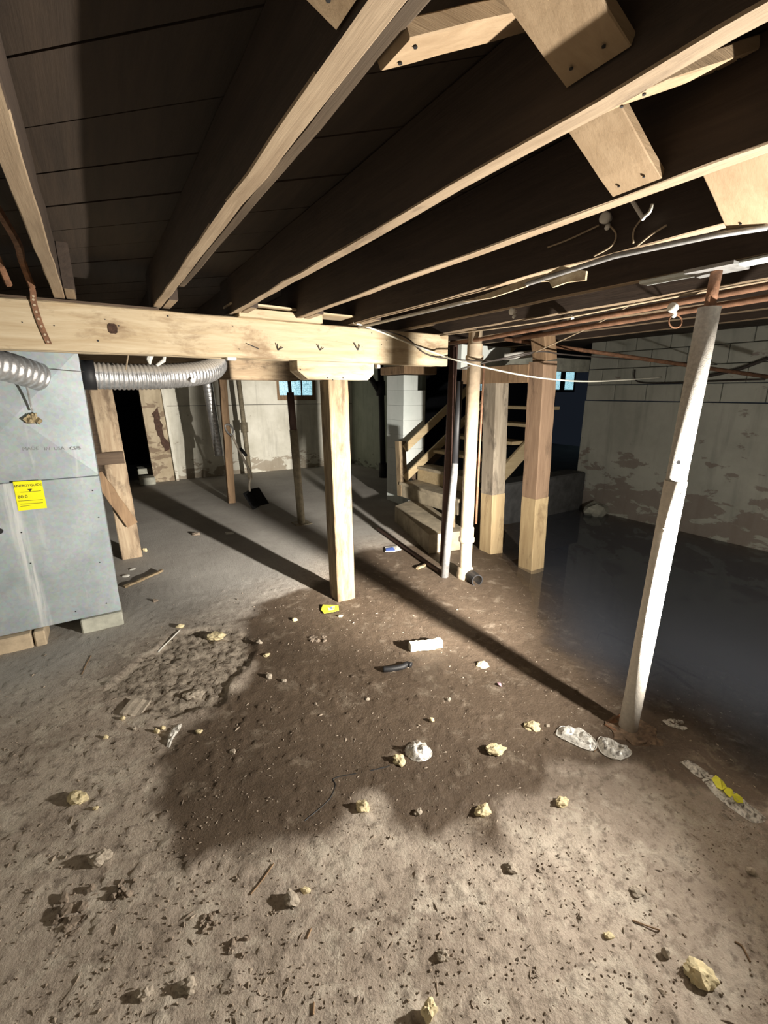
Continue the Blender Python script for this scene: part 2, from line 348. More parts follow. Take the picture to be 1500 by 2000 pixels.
def GF(px, py): p = G(px, py); p.z = fz(p.x, p.y); return p
# standing water: murk thickens with its depth
def watermat():
    m, nt, b = mat('murky_water'); nt.nodes.remove(b); out = nt.nodes['Material Output']
    tr = N(nt, 'ShaderNodeBsdfTransparent'); gl = N(nt, 'ShaderNodeBsdfGlossy'); gl.inputs['Roughness'].default_value = .03
    df = N(nt, 'ShaderNodeBsdfDiffuse'); df.inputs[0].default_value = (.09, .102, .13, 1)
    dp = N(nt, 'ShaderNodeAttribute', attribute_name='murk').outputs['Fac']
    m2 = N(nt, 'ShaderNodeMixShader'); nt.links.new(dp, m2.inputs[0]); nt.links.new(tr.outputs[0], m2.inputs[1]); nt.links.new(df.outputs[0], m2.inputs[2])
    ge = N(nt, 'ShaderNodeNewGeometry'); vd = N(nt, 'ShaderNodeVectorMath', operation='DOT_PRODUCT')      # Schlick reflectance, alike from both sides
    nt.links.new(ge.outputs['Incoming'], vd.inputs[0]); nt.links.new(ge.outputs['Normal'], vd.inputs[1])
    sch = math2(nt, 'ADD', math2(nt, 'MULTIPLY', math2(nt, 'POWER', math2(nt, 'SUBTRACT', 1., math2(nt, 'ABSOLUTE', vd.outputs['Value'])), 5.), .98), .02); mx = N(nt, 'ShaderNodeMixShader')
    nt.links.new(sch, mx.inputs[0]); nt.links.new(m2.outputs[0], mx.inputs[1]); nt.links.new(gl.outputs[0], mx.inputs[2])
    nt.links.new(mx.outputs[0], out.inputs['Surface']); return m
WL = -.022
gx = np.arange(1.2, 5.69, .04); gy = np.arange(-1.55, 4.4, .04); A, B = np.meshgrid(gx, gy); fzz = floor_z(A.ravel(), B.ravel()).reshape(A.shape)
inside = (sdist(np.stack([A.ravel(), B.ravel()], 1), shoreP) > -.3).reshape(A.shape)
dep = np.where(inside, WL-fzz, -1); keep = np.maximum.reduce([dep[:-1, :-1], dep[1:, :-1], dep[:-1, 1:], dep[1:, 1:]]) > 0
vi = -np.ones(A.shape, int); verts = []; faces = []; murk = []
def vid(r, c):
    if vi[r, c] < 0:
        vi[r, c] = len(verts); verts.append((A[r, c], B[r, c], WL)); murk.append(1-math.exp(-max(0, WL-fzz[r, c])*14))
    return int(vi[r, c])
for r, c in zip(*np.nonzero(keep)): faces.append((vid(r, c), vid(r, c+1), vid(r+1, c+1), vid(r+1, c)))
me = bpy.data.meshes.new('water'); me.from_pydata(verts, [], faces); at_ = me.attributes.new('murk', 'FLOAT', 'POINT'); at_.data.foreach_set('value', np.array(murk, np.float32))
me.materials.append(watermat()); water = bpy.data.objects.new('water', me); COL.objects.link(water); tag(water, 'dark still water flooding the floor along the right wall', 'water', kind='stuff')
# ------------------------------------------------------------------ walls
def struct(name, bm, m, parent=None):
    o = finish(name, bm, m, parent)
    if not parent: o['kind'] = 'structure'
    return o
YB = 9.0; XR = 5.7
bm = bmesh.new(); wx0, wx1, wz0, wz1 = 3.13, 3.98, 1.42, 1.86     # window hole
box(.95, wx0, YB, YB+.25, -.1, 1.335, bm); box(wx0, 4.86, YB, YB+.25, -.1, 1.335, bm)
wb = struct('wall_back', bm, M['wallback'])
finish('course', box(.95, wx0, YB+.004, YB+.25, 1.345, 2.3), M['wallback'], wb)
finish('course', box(wx1, 4.86, YB+.004, YB+.25, 1.345, 2.3), M['wallback'], wb)
finish('course', box(wx0, wx1, YB+.004, YB+.25, 1.345, wz0), M['wallback'], wb)
finish('course', box(wx0, wx1, YB+.004, YB+.25, wz1, 2.3), M['wallback'], wb)
bm = box(wx0, wx1, YB+.02, YB+.1, wz0, wz0+.1)
box(wx0, wx0+.06, YB+.02, YB+.1, wz0+.1, wz1, bm); box(wx1-.06, wx1, YB+.02, YB+.1, wz0+.1, wz1, bm); box(wx0, wx1, YB+.02, YB+.1, wz1-.05, wz1, bm)
win1 = struct('window_1', bm, M['brownwood'])
for k in range(3):
    a_ = wx0+.06+k*(wx1-wx0-.12)/3
    finish('pane', box(a_+.008, a_+(wx1-wx0-.12)/3-.008, YB+.06, YB+.075, wz0+.1, wz1-.05), M['window'], win1)
    if k: finish('glazing_bar', box(a_-.012, a_+.012, YB+.04, YB+.09, wz0+.1, wz1-.05), M['black'], win1)
struct('wall_side', box(4.83, 5.05, 6.6, YB, -.1, 2.3), M['wallside'])
# doorway and crumbling jamb at the far left
struct('wall_left', box(-2.45, -2.3, -1.5, 12, -.1, 2.3), M['wallback'])
struct('wall_1', box(-2.3, .2, YB, YB+.25, -.1, 2.3), M['darkwood'])
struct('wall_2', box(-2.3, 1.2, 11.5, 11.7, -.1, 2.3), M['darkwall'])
jb = struct('door_1', prism([(.72, YB-.06, -.02), (1.06, YB-.06, -.02), (1.0, YB-.06, 1.9), (.66, YB-.06, 1.9)], (0, .2, 0)), wallmat('crumbling_plaster_jamb', (.5, .42, .3), (.33, .26, .17), (.12, .07, .045), .56, (0, 2.5)))
bp = [(670, 490), (680, 540), (692, 570), (690, 600), (715, 640), (708, 668), (715, 690), (725, 740), (770, 785), (772, 840), (730, 860), (728, 830), (705, 800), (690, 740), (672, 725), (665, 690), (655, 680), (650, 640), (640, 610), (643, 580), (622, 545), (650, 520)]
finish('bare_brick', prism([AY(150+a/4.255, 680+b/4.255, YB-.064) for a, b in bp], (0, -.012, 0)), plain('dark_bare_brick', (.075, .042, .03), .95, 0, .5, 25, .8), jb)
finish('jamb_trim', plank((1.02, YB-.09, 1.9), (1.1, YB-.12, -.22+.2), .05, .04, (1, 0, 0)), M['wallback'], jb)
finish('threshold', box(.48, .72, 8.7, 9.0, 0, .13, bev=.01), M['block'], jb)
finish('threshold', box(.5, .74, 9.35, 9.7, .02, .2, bev=.01), M['block'], jb)
# right wall: three courses of block over a parged lower wall
wr = struct('wall_right', box(XR, XR+.25, -1.6, 3.86, -.35, 1.462), M['wallright'])
bm0 = box(0, .24, .004, .396, .004, .196, bev=.006); mblk = bpy.data.meshes.new('block'); bm0.to_mesh(mblk); bm0.free(); mblk.materials.append(M['wallright'])
for r in range(4):
    y = 3.86
    if r % 2: y += .2
    while y > -1.5:
        y0 = y-.4
        if y > 3.87:
            o = finish('block', box(XR+.01, XR+.25, y0+.004, 3.86, 1.474+r*.2, 1.474+r*.2+.192, bev=.006), M['wallright'], wr)
        else:
            o = bpy.data.objects.new('block', mblk); COL.objects.link(o); o.location = (XR+.01+R.uniform(-.004, .004), y0, 1.47+r*.2); o.parent = wr
        y = y0
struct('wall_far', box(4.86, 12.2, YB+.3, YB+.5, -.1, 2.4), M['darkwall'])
struct('wall_behind', box(-2.45, 6, -1.75, -1.6, -.3, 2.3), M['wallright'])
def window(name, p0, p1, Y, panes):
    a, c = AY(*p0, Y), AY(*p1, Y); x0, x1, z1, z0 = a.x, c.x, a.z, c.z
    bm = box(x0-.06, x1+.06, Y, Y+.06, z0-.08, z0); box(x0-.06, x1+.06, Y, Y+.06, z1, z1+.06, bm); box(x0-.06, x0, Y, Y+.06, z0, z1, bm); box(x1, x1+.06, Y, Y+.06, z0, z1, bm)
    o = struct(name, bm, M['black'])
    for f0, f1 in panes: finish('pane', box(x0+(x1-x0)*f0, x0+(x1-x0)*f1, Y+.02, Y+.03, z0, z1), M['window'], o)
    for (f0, f1), (g0, g1) in zip(panes, panes[1:]): finish('mullion', box(x0+(x1-x0)*f1, x0+(x1-x0)*g0, Y+.01, Y+.05, z0, z1), M['black'], o)
window('window_2', (1078, 714), (1120, 761), YB+.22, [(0, .42), (.62, 1)])
window('window_3', (931, 742), (949, 763), YB+.22, [(0, .45), (.5, 1)])
# ------------------------------------------------------------------ ceiling: diagonal subfloor boards
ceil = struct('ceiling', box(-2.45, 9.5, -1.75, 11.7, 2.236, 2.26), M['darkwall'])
def clip(poly, a, b, c):                                     # keep a*x+b*y<=c
    out = []
    for i in range(len(poly)):
        p, q = poly[i], poly[(i+1) % len(poly)]; dp, dq = a*p[0]+b*p[1]-c, a*q[0]+b*q[1]-c
        if dp <= 0: out.append(p)
        if dp*dq < 0: t = dp/(dp-dq); out.append((p[0]+(q[0]-p[0])*t, p[1]+(q[1]-p[1])*t))
    return out
s2 = math.sqrt(.5); k = -3.0
while k < 13.2:
    wd = .205
    q = lambda u, v: (u*s2+v*s2, u*s2-v*s2)                     # u across boards, v along
    poly = [q(k+.003, -14), q(k+wd-.003, -14), q(k+wd-.003, 14), q(k+.003, 14)]
    for c in ((1, 0, 9.4), (-1, 0, 2.3), (0, 1, 9.3), (0, -1, 1.6)): poly = clip(poly, *c) if poly else poly
    if len(poly) > 2:
        dz = R.uniform(-.002, .002)
        finish('board', prism([(x, y, 2.212+dz) for x, y in poly], (0, 0, .022)), M['sub'], ceil)
    k += wd
# ------------------------------------------------------------------ joists
ZJ = 2.02
JX = [-.098, .338, .742, 1.13, 1.535, 1.985, 2.38, 2.79, 3.2, 3.62]
jl = ['joist above the furnace, first from the left edge', 'second joist from the left, ending at the top centre', 'third joist from the left, carrying bridging boards on its right',
      'fourth joist from the left, thin and straight across the dark ceiling', 'joist with splintered lower edge and conduit along it', 'joist resting on the plate of the steel jack post',
      'joist just right of the jack post, above the rusty pipes', 'dim joist right of the pipes, second past the jack post', 'dim joist above the two short posts', 'dim joist beyond the two short posts, last on the right']
def lit_under(o):                                            # light put into the colour: lit undersides paler than the shaded sides
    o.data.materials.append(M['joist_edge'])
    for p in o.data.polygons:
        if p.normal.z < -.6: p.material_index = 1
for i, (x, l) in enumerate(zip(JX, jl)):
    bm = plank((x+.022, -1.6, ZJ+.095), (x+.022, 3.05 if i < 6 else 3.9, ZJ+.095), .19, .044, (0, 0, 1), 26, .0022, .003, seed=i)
    o = finish('joist', bm, M['joist']); lit_under(o); tag(o, 'old sawn wooden '+l, 'joist', 'ceiling joists')
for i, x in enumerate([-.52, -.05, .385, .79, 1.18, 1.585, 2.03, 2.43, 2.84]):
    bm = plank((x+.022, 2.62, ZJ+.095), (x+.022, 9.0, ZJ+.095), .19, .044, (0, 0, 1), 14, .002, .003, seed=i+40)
    o = finish('rear_joist', bm, M['joist']); lit_under(o); tag(o, 'rear joist lapped on the beam '+['over the furnace at the far left', 'beside the first joist from the left', 'beside the second joist from the left', 'beside the third joist from the left', 'beside the fourth joist from the left', 'beside the conduit joist', 'beside the jack post joist', 'above the soil pipe', 'right of the soil pipe'][i], 'joist', 'rear joists behind the beam')
o = finish('lit_subfloor_strip', plank((.4035, -.6, 2.117), (.4035, 2.35, 2.117), .17, .03, (0, 0, 1), 16, .0015), wood('lit_strip_wood', 'Y', (.1, .07, .043), (.055, .037, .022), (.03, .02, .013), .62)); tag(o, 'added brown strip standing in for lit subfloor right of the second joist', 'board')  # added strip, painted in place of light falling on the subfloor
# cross bridging
mb = M['bridge']
def bridge(i, up, y0, y1, label, z_lo=2.035, z_hi=2.195, over=0.):
    xa, xb = JX[i]+(.046 if i != 1 else .08), JX[i+1]-.002; yc = (y0+y1)/2
    za, zb = (z_lo, z_hi) if up else (z_hi, z_lo)
    p0, p1 = Vector((xa, yc, za)), Vector((xb, yc, zb)); d = (p1-p0).normalized()
    bm = plank(p0-d*over, p1+d*over, abs(y1-y0), .022, (0, 1, 0), 6, .001, .002, seed=i)
    o = finish('bridging_board', bm, mb); tag(o, label, 'wood brace', 'cross bridging between joists')
    for q, s in ((p0, .03), (p1, -.03)):
        for dy in (-.25, .25):
            c = q+d*s+Vector((0, dy*abs(y1-y0), -.0135)); finish('nail_head', tube([c, c+Vector((0, 0, -.002))], .0032, 6), M['black'], o)
bridge(0, False, .53, .645, 'bridging board at the very top edge, left of the second joist')
bridge(1, True, .605, .68, 'bright bridging board touching the second joist at the top edge')
bridge(1, False, .49, .60, 'bridging board with slanted end hanging left of the third joist', z_lo=2.07)
bridge(2, True, .49, .565, 'narrow bridging board sloping up right of the third joist')
bridge(2, False, .635, .75, 'bridging board with bold wavy grain between third and fourth joists')
bridge(3, False, .52, .66, 'bridging board at the right edge between fourth joist and conduit joist', z_lo=2.0)
# ------------------------------------------------------------------ main beam
YF = 2.85; BZ0, BZ1 = 1.772, 2.0
beam = empty('main_beam', 'long pale timber beam crossing the basement above the centre post', 'beam')
bm = plank((-2.3, YF+.035, 1.886), (2.385, YF+.035, 1.886), .07, .228, (0, 1, 0), 40, .0015, .006); finish('front_ply', bm, M['beam'], beam)
bm = plank((-2.3, YF+.11, 1.884), (2.33, YF+.11, 1.884), .07, .226, (0, 1, 0), 30, .0015, .006, seed=3); finish('rear_ply', bm, M['beam'], beam)
kn = AY(220, 642, YF); finish('knot_hole', prism([(kn.x+.02*math.cos(t)*1.1, YF-.004, kn.z+.028*math.sin(t)+.004*math.sin(3*t)) for t in [k*math.pi/6 for k in range(12)]], (0, .01, 0)), plain('dark_knot', (.05, .025, .015), .9, 0, .5, 60, .8), beam)
def nail(px, bend):
    pts = [AY(*p, YF-.004-.012*i) for i, p in enumerate(px)]; finish('bent_nail', tube(pts, .003, 6), M['black'], beam)
for q in ([(505, 681), (484, 672)], [(543, 684), (541, 671)], [(543, 684), (553, 678)], [(625, 684), (621, 673)], [(625, 684), (632, 679)], [(699, 684), (692, 669)], [(699, 684), (703, 673)]): nail(q, 0)
for k in range(26):
    p = AY(R.uniform(20, 860), R.uniform(600, 705), YF)
    if 1.8 < p.z < 1.98: finish('nail_hole', tube([(p.x, YF-.003, p.z), (p.x, YF+.004, p.z)], R.uniform(.002, .005), 6), M['black'], beam)
# timbers lying on top of the beam
def onbeam(name, px0, px1, z0, z1, y0, y1, label, m=M['beam'], sag=0.):
    a, c = AY(*px0, y0), AY(*px1, y0); bm = bmesh.new(); n = 10; rows = []
    for i in range(n+1):
        f = i/n; x = a.x+(c.x-a.x)*f; s = sag*math.sin(f*math.pi*1.6+.4)
        rows.append([bm.verts.new((x, y, z+s)) for y, z in ((y0, z0), (y1, z0), (y1, z1), (y0, z1))])
    for i in range(n):
        for j in range(4): bm.faces.new((rows[i][j], rows[i][(j+1) % 4], rows[i+1][(j+1) % 4], rows[i+1][j]))
    bm.faces.new(rows[0]); bm.faces.new(rows[-1])
    return tag(finish(name, bm, m), label, 'wood block')
onbeam('shim_block', (468, 620), (630, 630), 2.001, 2.048, YF-.03, YF+.1, 'thick sawn block lying on the beam below the joist ends')
onbeam('warped_board', (452, 600), (692, 610), 2.058, 2.068, YF-.05, YF+.14, 'thin warped board above the sawn block on the beam', sag=.006)
onbeam('nailer_strip', (0, 580), (310, 600), 2.001, 2.012, YF+.005, YF+.05, 'thin strip along the top of the beam over the furnace', M['darkwood'])
# perforated strap
st = empty('perforated_strap', 'rusty perforated hanger strap draped over the beam at the left', 'strap')
pts = spline([(-.19, YF-.012, 2.16), (-.175, YF-.02, 2.04), AY(66, 590, YF-.012), AY(78, 630, YF-.01), AY(96, 672, YF-.008)], 6)
bm = bmesh.new(); rows = []
for p in pts: rows.append([bm.verts.new(p+Vector((dx, dy, 0))) for dx, dy in ((-.012, 0), (.012, 0), (.012, .003), (-.012, .003))])
for i in range(len(rows)-1):
    for j in range(4): bm.faces.new((rows[i][j], rows[i][(j+1) % 4], rows[i+1][(j+1) % 4], rows[i+1][j]))
bm.faces.new(rows[0]); bm.faces.new(rows[-1]); finish('band', bm, M['rust'], st)
for p in pts[9::2]: finish('hole', tube([p+Vector((0, -.002, 0)), p+Vector((0, .002, 0))], .0055, 8), M['castiron'], st)
for k, (o_, q) in enumerate(((-.27, 'left'), (-.185, 'right'))):
    c = spline([(o_-.02, 1.9, 2.19), (o_+.02, 2.3, 2.12), (o_, 2.7, 2.13), (o_+.01, 2.83, 2.05)], 6)
    o = finish('hanger_band', tube(c, .014, 6), M['rust']); tag(o, 'rusty hanging band above the beam, %s of the pair at the left' % q, 'strap')
# ------------------------------------------------------------------ posts
def post(name, label, base, top, w, m, sub=None, group=None):
    e = empty(name, label, 'post', group=group)
    return e
e = empty('wooden_post', 'bright square wooden post standing alone under the middle of the beam', 'post')
finish('shaft', plank((1.46, 2.935, -.01), (1.43, 2.925, 1.655), .15, .15, (1, 0, 0), 16, .0015, .006), M['post'], e)
cap = empty('bolster', 'short bolster with chamfered corners between centre post and beam', 'wood block')
a, c = AY(581, 715, YF), AY(730, 720, YF)
finish('timber', prism([(a.x, YF, 1.77), (c.x, YF, 1.77), (c.x, YF, 1.70), (c.x-.05, YF, 1.655), (a.x+.07, YF, 1.655), (a.x, YF, 1.71)], (0, .14, 0)), M['beam'], cap)
for px, py in ((587, 722), (640, 738), (650, 742), (670, 738)):
    p = AY(px, py, YF-.002); finish('nail_head', tube([p, p+Vector((0, -.003, 0))], .004, 6), M['black'], cap)
e = empty('leaning_post', 'weathered leaning post beside the furnace with boards nailed across it', 'post')
finish('shaft', plank((.105, 4.85, -.01), (.06, 4.85, 1.68), .175, .12, (1, 0, 0), 16, .002, .006), M['post_dirty'], e)
finish('cross_board', plank(AY(178, 898, 4.77), AY(242, 893, 4.77), .11, .03, (0, 0, 1), 5), M['darkwood'], e)
finish('diagonal_brace', plank(AY(188, 925, 4.76), AY(258, 1025, 4.76), .1, .035, (1, 0, .6), 6, .003), M['brownwood'], e)
finish('post_cap', prism([(-.25, 4.78, 1.68), (.38, 4.78, 1.68), (.30, 4.78, 1.62), (-.25, 4.78, 1.62)], (0, .14, 0)), M['post_dirty'], e)
b2_ = finish('rear_beam', plank((-2.3, 4.86, 1.8), (1.9, 4.86, 1.8), .21, .14, (0, 0, 1), 16, .004), M['oldbeam']); tag(b2_, 'weathered tan timber beam carried by the leaning post behind the duct', 'beam')
def two_tone(name, label, x, y, w, d, z1, zc, lean, um):
    e = empty(name, label, 'post', group=None)
    finish('lower_timber', plank((x, y, -.06), (x+lean[0]*zc, y+lean[1]*zc, zc), w*1.02, d*1.02, (1, 0, 0), 8, .0015, .005), M['pale_post'], e)
    finish('upper_timber', plank((x+lean[0]*zc, y+lean[1]*zc, zc), (x+lean[0]*z1, y+lean[1]*z1, z1), w, d, (1, 0, 0), 10, .0015, .005, seed=5), um, e)
    return e
two_tone('spliced_post', 'spliced wooden post nearer the iron pipe, pale below and grey above', 3.26, 3.09, .17, .16, 1.66, .60, (-.025, .02, 0), M['grey_post'])
two_tone('spliced_post', 'spliced wooden post at the water edge, pale below and brown above', 3.285, 2.595, .17, .16, 1.82, .66, (-.035, .01, 0), M['brown_post'])
o = finish('post_header', plank((3.2, 2.68, 1.73), (3.2, 3.5, 1.73), .15, .15, (0, 0, 1), 8, .003), M['brownwood']); tag(o, 'dark header timber lying across the two spliced posts', 'beam')
o = finish('stub_timber', plank((3.23, 2.6, 1.825), (3.2, 2.62, 2.02), .14, .14, (1, 0, 0), 3), M['brownwood']); tag(o, 'short blocking timber on top of the water edge post', 'wood block')
a, c = AY(932, 700, 3.3), AY(996, 700, 3.3)
o = finish('bolster', prism([(a.x-.2, 3.3, 2.0), (c.x, 3.3, 2.0), (c.x, 3.3, 1.88), (c.x-.12, 3.3, 1.79), (a.x-.2, 3.3, 1.79)], (0, .15, 0)), M['pier']); tag(o, 'pale chamfered bolster block right of the iron pipe', 'wood block')
o = finish('lintel_beam', plank((3.4, 3.95, 1.92), (5.75, 3.95, 1.92), .16, .14, (0, 0, 1), 8), M['block']); tag(o, 'grey lintel over the dark stairwell opening by the right wall', 'beam')
# iron pipes by the posts
def pipe(name, label, pts, r, m, seg=16, cat='pipe'):
    return tag(finish(name, tube(pts, r, seg), m, smooth=True), label, cat)
e = empty('soil_pipe', 'thick pale cast iron soil pipe standing left of the spliced posts', 'pipe')
bx, by = 2.545, 2.70; tx, ty = 2.50, 2.67
def on(z): return Vector((bx+(tx-bx)*z/2, by+(ty-by)*z/2, z))
finish('stack', tube([on(-.04), on(.0), on(2.02)], .052, 20), M['castiron'], e, True)
finish('hub', tube([on(-.03), on(.03), on(.05), on(.09), on(.1)], [.075, .075, .068, .068, .056], 20), M['castiron'], e, True)
finish('hub', tube([on(.33), on(.34), on(.37), on(.38), on(.46), on(.47)], [.055, .068, .068, .06, .06, .053], 20), M['castiron'], e, True)
finish('hub', tube([on(1.80), on(1.81), on(1.84), on(1.85), on(1.92), on(1.93)], [.055, .068, .068, .058, .058, .053], 20), M['castiron'], e, True)
pipe('supply_pipe', 'thin reddish pipe strapped to the right side of the soil pipe', [on(.5)+Vector((.052, -.05, 0)), on(1.2)+Vector((.056, -.046, 0)), on(1.78)+Vector((.054, -.05, 0))], .009, M['copper'], 8)
pipe('drain_pipe', 'dark brown vertical pipe just left of the thick soil pipe', [G(866, 1095)+Vector((0, 0, -.02)), G(866, 1095)+Vector((.03, .0, 2.0))], .036, M['rustpipe'])
b_ = G(868, 1127); b_.z = -.02; t_ = D(898, 745, 3.56); k_ = D(889, 905, 3.73)
e = empty('leaning_pipe', 'grey metal pipe with black upper half leaning beside the soil pipe', 'pipe')
finish('lower_tube', tube([b_, k_], [.034, .03], 16), M['galv'], e, True); finish('upper_tube', tube([k_, t_], .027, 14), M['black'], e, True)
o = finish('leaning_board', plank(G(882, 1064)+Vector((0, 0, .2)), AY(884, 876, G(882, 1064).y), .055, .03, (.85, -.53, 0), 6), M['post']); tag(o, 'narrow pale board upright behind the leaning pipe', 'board')
# loose pipe end on the mud
c = GF(926, 1138); dv = (RT*.35-Vector((FW.x, FW.y, 0)).normalized()).normalized()
bm = bmesh.new(); n = 18; rs = [(.052, 0), (.052, .13), (.044, .13), (.044, .0)]; rows = []
u = Vector((0, 0, 1)); s_ = dv.cross(u)
for r_, l_ in rs: rows.append([bm.verts.new(c+Vector((0, 0, .04))+dv*(l_-.08)+(s_*math.cos(2*math.pi*k/n)+u*math.sin(2*math.pi*k/n))*r_) for k in range(n)])
for i in range(4):
    for k in range(n): bm.faces.new((rows[i][k], rows[i][(k+1) % n], rows[(i+1) % 4][(k+1) % n], rows[(i+1) % 4][k]))
o = finish('pipe_offcut', bm, M['black'], smooth=False); tag(o, 'short hollow pipe offcut lying at the foot of the soil pipe', 'pipe')
# ------------------------------------------------------------------ jack post
e = empty('jack_post', 'tall pale steel jack post standing at the edge of the water', 'post')
jb_, jt_ = Vector((1.968, .905, -.02)), Vector((1.992, .878, 1.878))
def jp(z): return jb_.lerp(jt_, (z+.02)/1.898)
M['steel'] = plain('chalky_painted_steel', (.66, .62, .56), .7, 0, .14, 60, .5)
M['steel2'] = plain('worn_grey_steel', (.4, .38, .35), .75, 0, .22, 70, .5)
finish('lower_tube', tube([jp(-.02), jp(.6), jp(1.218)], .0415, 24), M['steel'], e, True)
finish('upper_tube', tube([jp(1.21), jp(1.5), jp(1.878)], .0375, 24), M['steel2'], e, True)
finish('screw', tube([jp(1.86), jp(2.0)], .019, 14), M['rust'], e, True)
finish('base_plate', box(jb_.x-.075, jb_.x+.075, jb_.y-.075, jb_.y+.075, -.02, .004, bev=.003), M['rust'], e)
finish('top_plate', box(1.93, 2.06, .80, .96, 2.0, 2.012), M['galv'], e)
for z, ang in ((1.3, 200), (1.175, 250), (1.19, 330)):
    q = jp(z); dd = Vector((math.cos(math.radians(ang)), math.sin(math.radians(ang)), 0)); finish('pin_hole', tube([q+dd*.036, q+dd*.0428], .008, 8), M['black'], e)
q = jp(1.02); finish('pin', tube([q+Vector((-.02, -.03, 0)), q+Vector((-.058, -.012, -.003))], .008, 8), M['porcelain'], e)
o = finish('jack_shim', plank((2.007, .42, 2.012), (2.007, 1.15, 2.012), .07, .012, (1, 0, 0), 4), M['pier']); tag(o, 'painted shim board squeezed between jack post and joist', 'board')
bm = bmesh.new(); bmesh.ops.create_icosphere(bm, subdivisions=3, radius=1)
for v in bm.verts:
    n_ = v.co.copy(); k_ = 1+.35*mnoise.noise(n_*3); v.co = Vector((n_.x*.11*k_, n_.y*.11*k_, max(n_.z, -.2)*.012*k_*(1+.8*mnoise.noise(n_*9))))+Vector((1.975, .88, -.004))
o = finish('rust_heap', bm, plain('rust_flakes', (.17, .115, .075), .95, 0, .6, 45, 1.)); tag(o, 'heap of flaked rust around the foot of the jack post', 'rust')
# ------------------------------------------------------------------ furnace
YFU = 3.39; XE = -.045
fu = empty('furnace', 'galvanised sheet metal furnace cabinet with yellow energy label', 'furnace')
finish('body', box(-1.05, XE-.003, YFU+.012, YFU+.8, .095, 1.80), M['sheet'], fu)
bm = bmesh.new(); x0, x1, z0, z1 = -.76, XE, 1.062, 1.815; cx, cz = (x0+x1)/2, (z0+z1)/2
v = [bm.verts.new(p) for p in ((x0, YFU+.004, z0), (x1, YFU+.004, z0), (x1, YFU+.004, z1), (x0, YFU+.004, z1), (cx, YFU-.02, cz))]
for i in range(4): bm.faces.new((v[i], v[(i+1) % 4], v[4]))
w_ = [bm.verts.new(p) for p in ((x0, YFU+.012, z0), (x1, YFU+.012, z0), (x1, YFU+.012, z1), (x0, YFU+.012, z1))]
for i in range(4): bm.faces.new((v[i], w_[i], w_[(i+1) % 4], v[(i+1) % 4]))
bm.faces.new(w_); finish('plenum_panel', bm, M['sheet'], fu)
finish('access_panel', box(-1.05, XE+.002, YFU-.012, YFU+.012, .1, 1.052, bev=.003), M['sheet2'], fu)
for px, py in ((181, 958), (193, 1010), (208, 1178), (42, 1040), (60, 1100), (148, 1194), (195, 1098)):
    p = AY(px, py, YFU-.012); finish('screw', tube([p, p+Vector((0, -.003, 0))], .004, 8), M['black'], fu)
p = AY(0, 1037, YFU-.012); finish('knob', tube([p, p+Vector((0, -.01, 0))], .016, 10), M['black'], fu)
lb = bmesh.new(); c4 = [AY(x, y, YFU-.0135) for x, y in ((25, 941), (81, 938), (92, 992), (36, 998))]
lab = finish('energy_label', prism(c4, (0, -.001, 0), lb), M['labelyellow'], fu)
def text(s, px, py, Y, h, m, parent, rot=0., name='lettering', w=1.):
    cu = bpy.data.curves.new(name, 'FONT'); cu.body = s; cu.size = h*1.4; cu.extrude = .0004; cu.resolution_u = 2; cu.space_character = w
    t = bpy.data.objects.new(name, cu); COL.objects.link(t); bpy.context.view_layer.update()
    me_ = bpy.data.meshes.new_from_object(t.evaluated_get(bpy.context.evaluated_depsgraph_get())); bpy.data.objects.remove(t)
    p = AY(px, py, Y); o = bpy.data.objects.new(name, me_); COL.objects.link(o); me_.materials.clear(); me_.materials.append(m)
    o.matrix_world = Matrix.Translation(p) @ Matrix.Rotation(rot, 4, 'Y') @ Matrix.Rotation(math.pi/2, 4, 'X')
    o.parent = parent; return o
text('ENERGYGUIDE', 28, 952, YFU-.0152, .0148, M['ink'], lab, .02, w=.95)
text('80.0', 35, 974, YFU-.0152, .02, M['ink'], lab, .02)
for k, (xa, xb, yy) in enumerate(((40, 80, 962), (36, 84, 979), (40, 84, 985), (40, 60, 990))):
    a, c = AY(xa, yy, YFU-.0150), AY(xb, yy-3, YFU-.0150); finish('print_line', prism([a, c, c+Vector((0, 0, .0025)), a+Vector((0, 0, .0025))], (0, -.0005, 0)), M['ink'], lab)
p = AY(58, 955, YFU-.015); finish('arrow', prism([p+Vector((-.012, 0, .0)), p+Vector((.012, 0, 0)), p+Vector((0, 0, -.016))], (0, -.0006, 0)), M['ink'], lab)
for wd_, x_ in (('MADE', 44), ('IN', 87), ('USA', 106), ('CS/B', 137)): text(wd_, x_, 880-(x_-44)*.01, YFU-.009, .021, M['greyink'], fu, .0)
# blocks under the furnace
for lx, (xa, xb, ya, yb, m, l, cat) in enumerate(((-.285, -.04, YFU-.035, YFU+.17, M['block'], 'grey mossy concrete block under the right corner of the furnace', 'block'), (-.535, -.475+.0, YFU-.06, YFU+.16, M['tanblock'], 'short tan block wedged under the furnace at the left', 'block'), (-1.0, -.545, YFU-.06, YFU+.16, M['tanblock'], 'long tan block under the left end of the furnace', 'block'))):
    o = finish('concrete_block', box(xa, xb, ya, yb, -.01, .096, bev=.008), m); tag(o, l, cat)
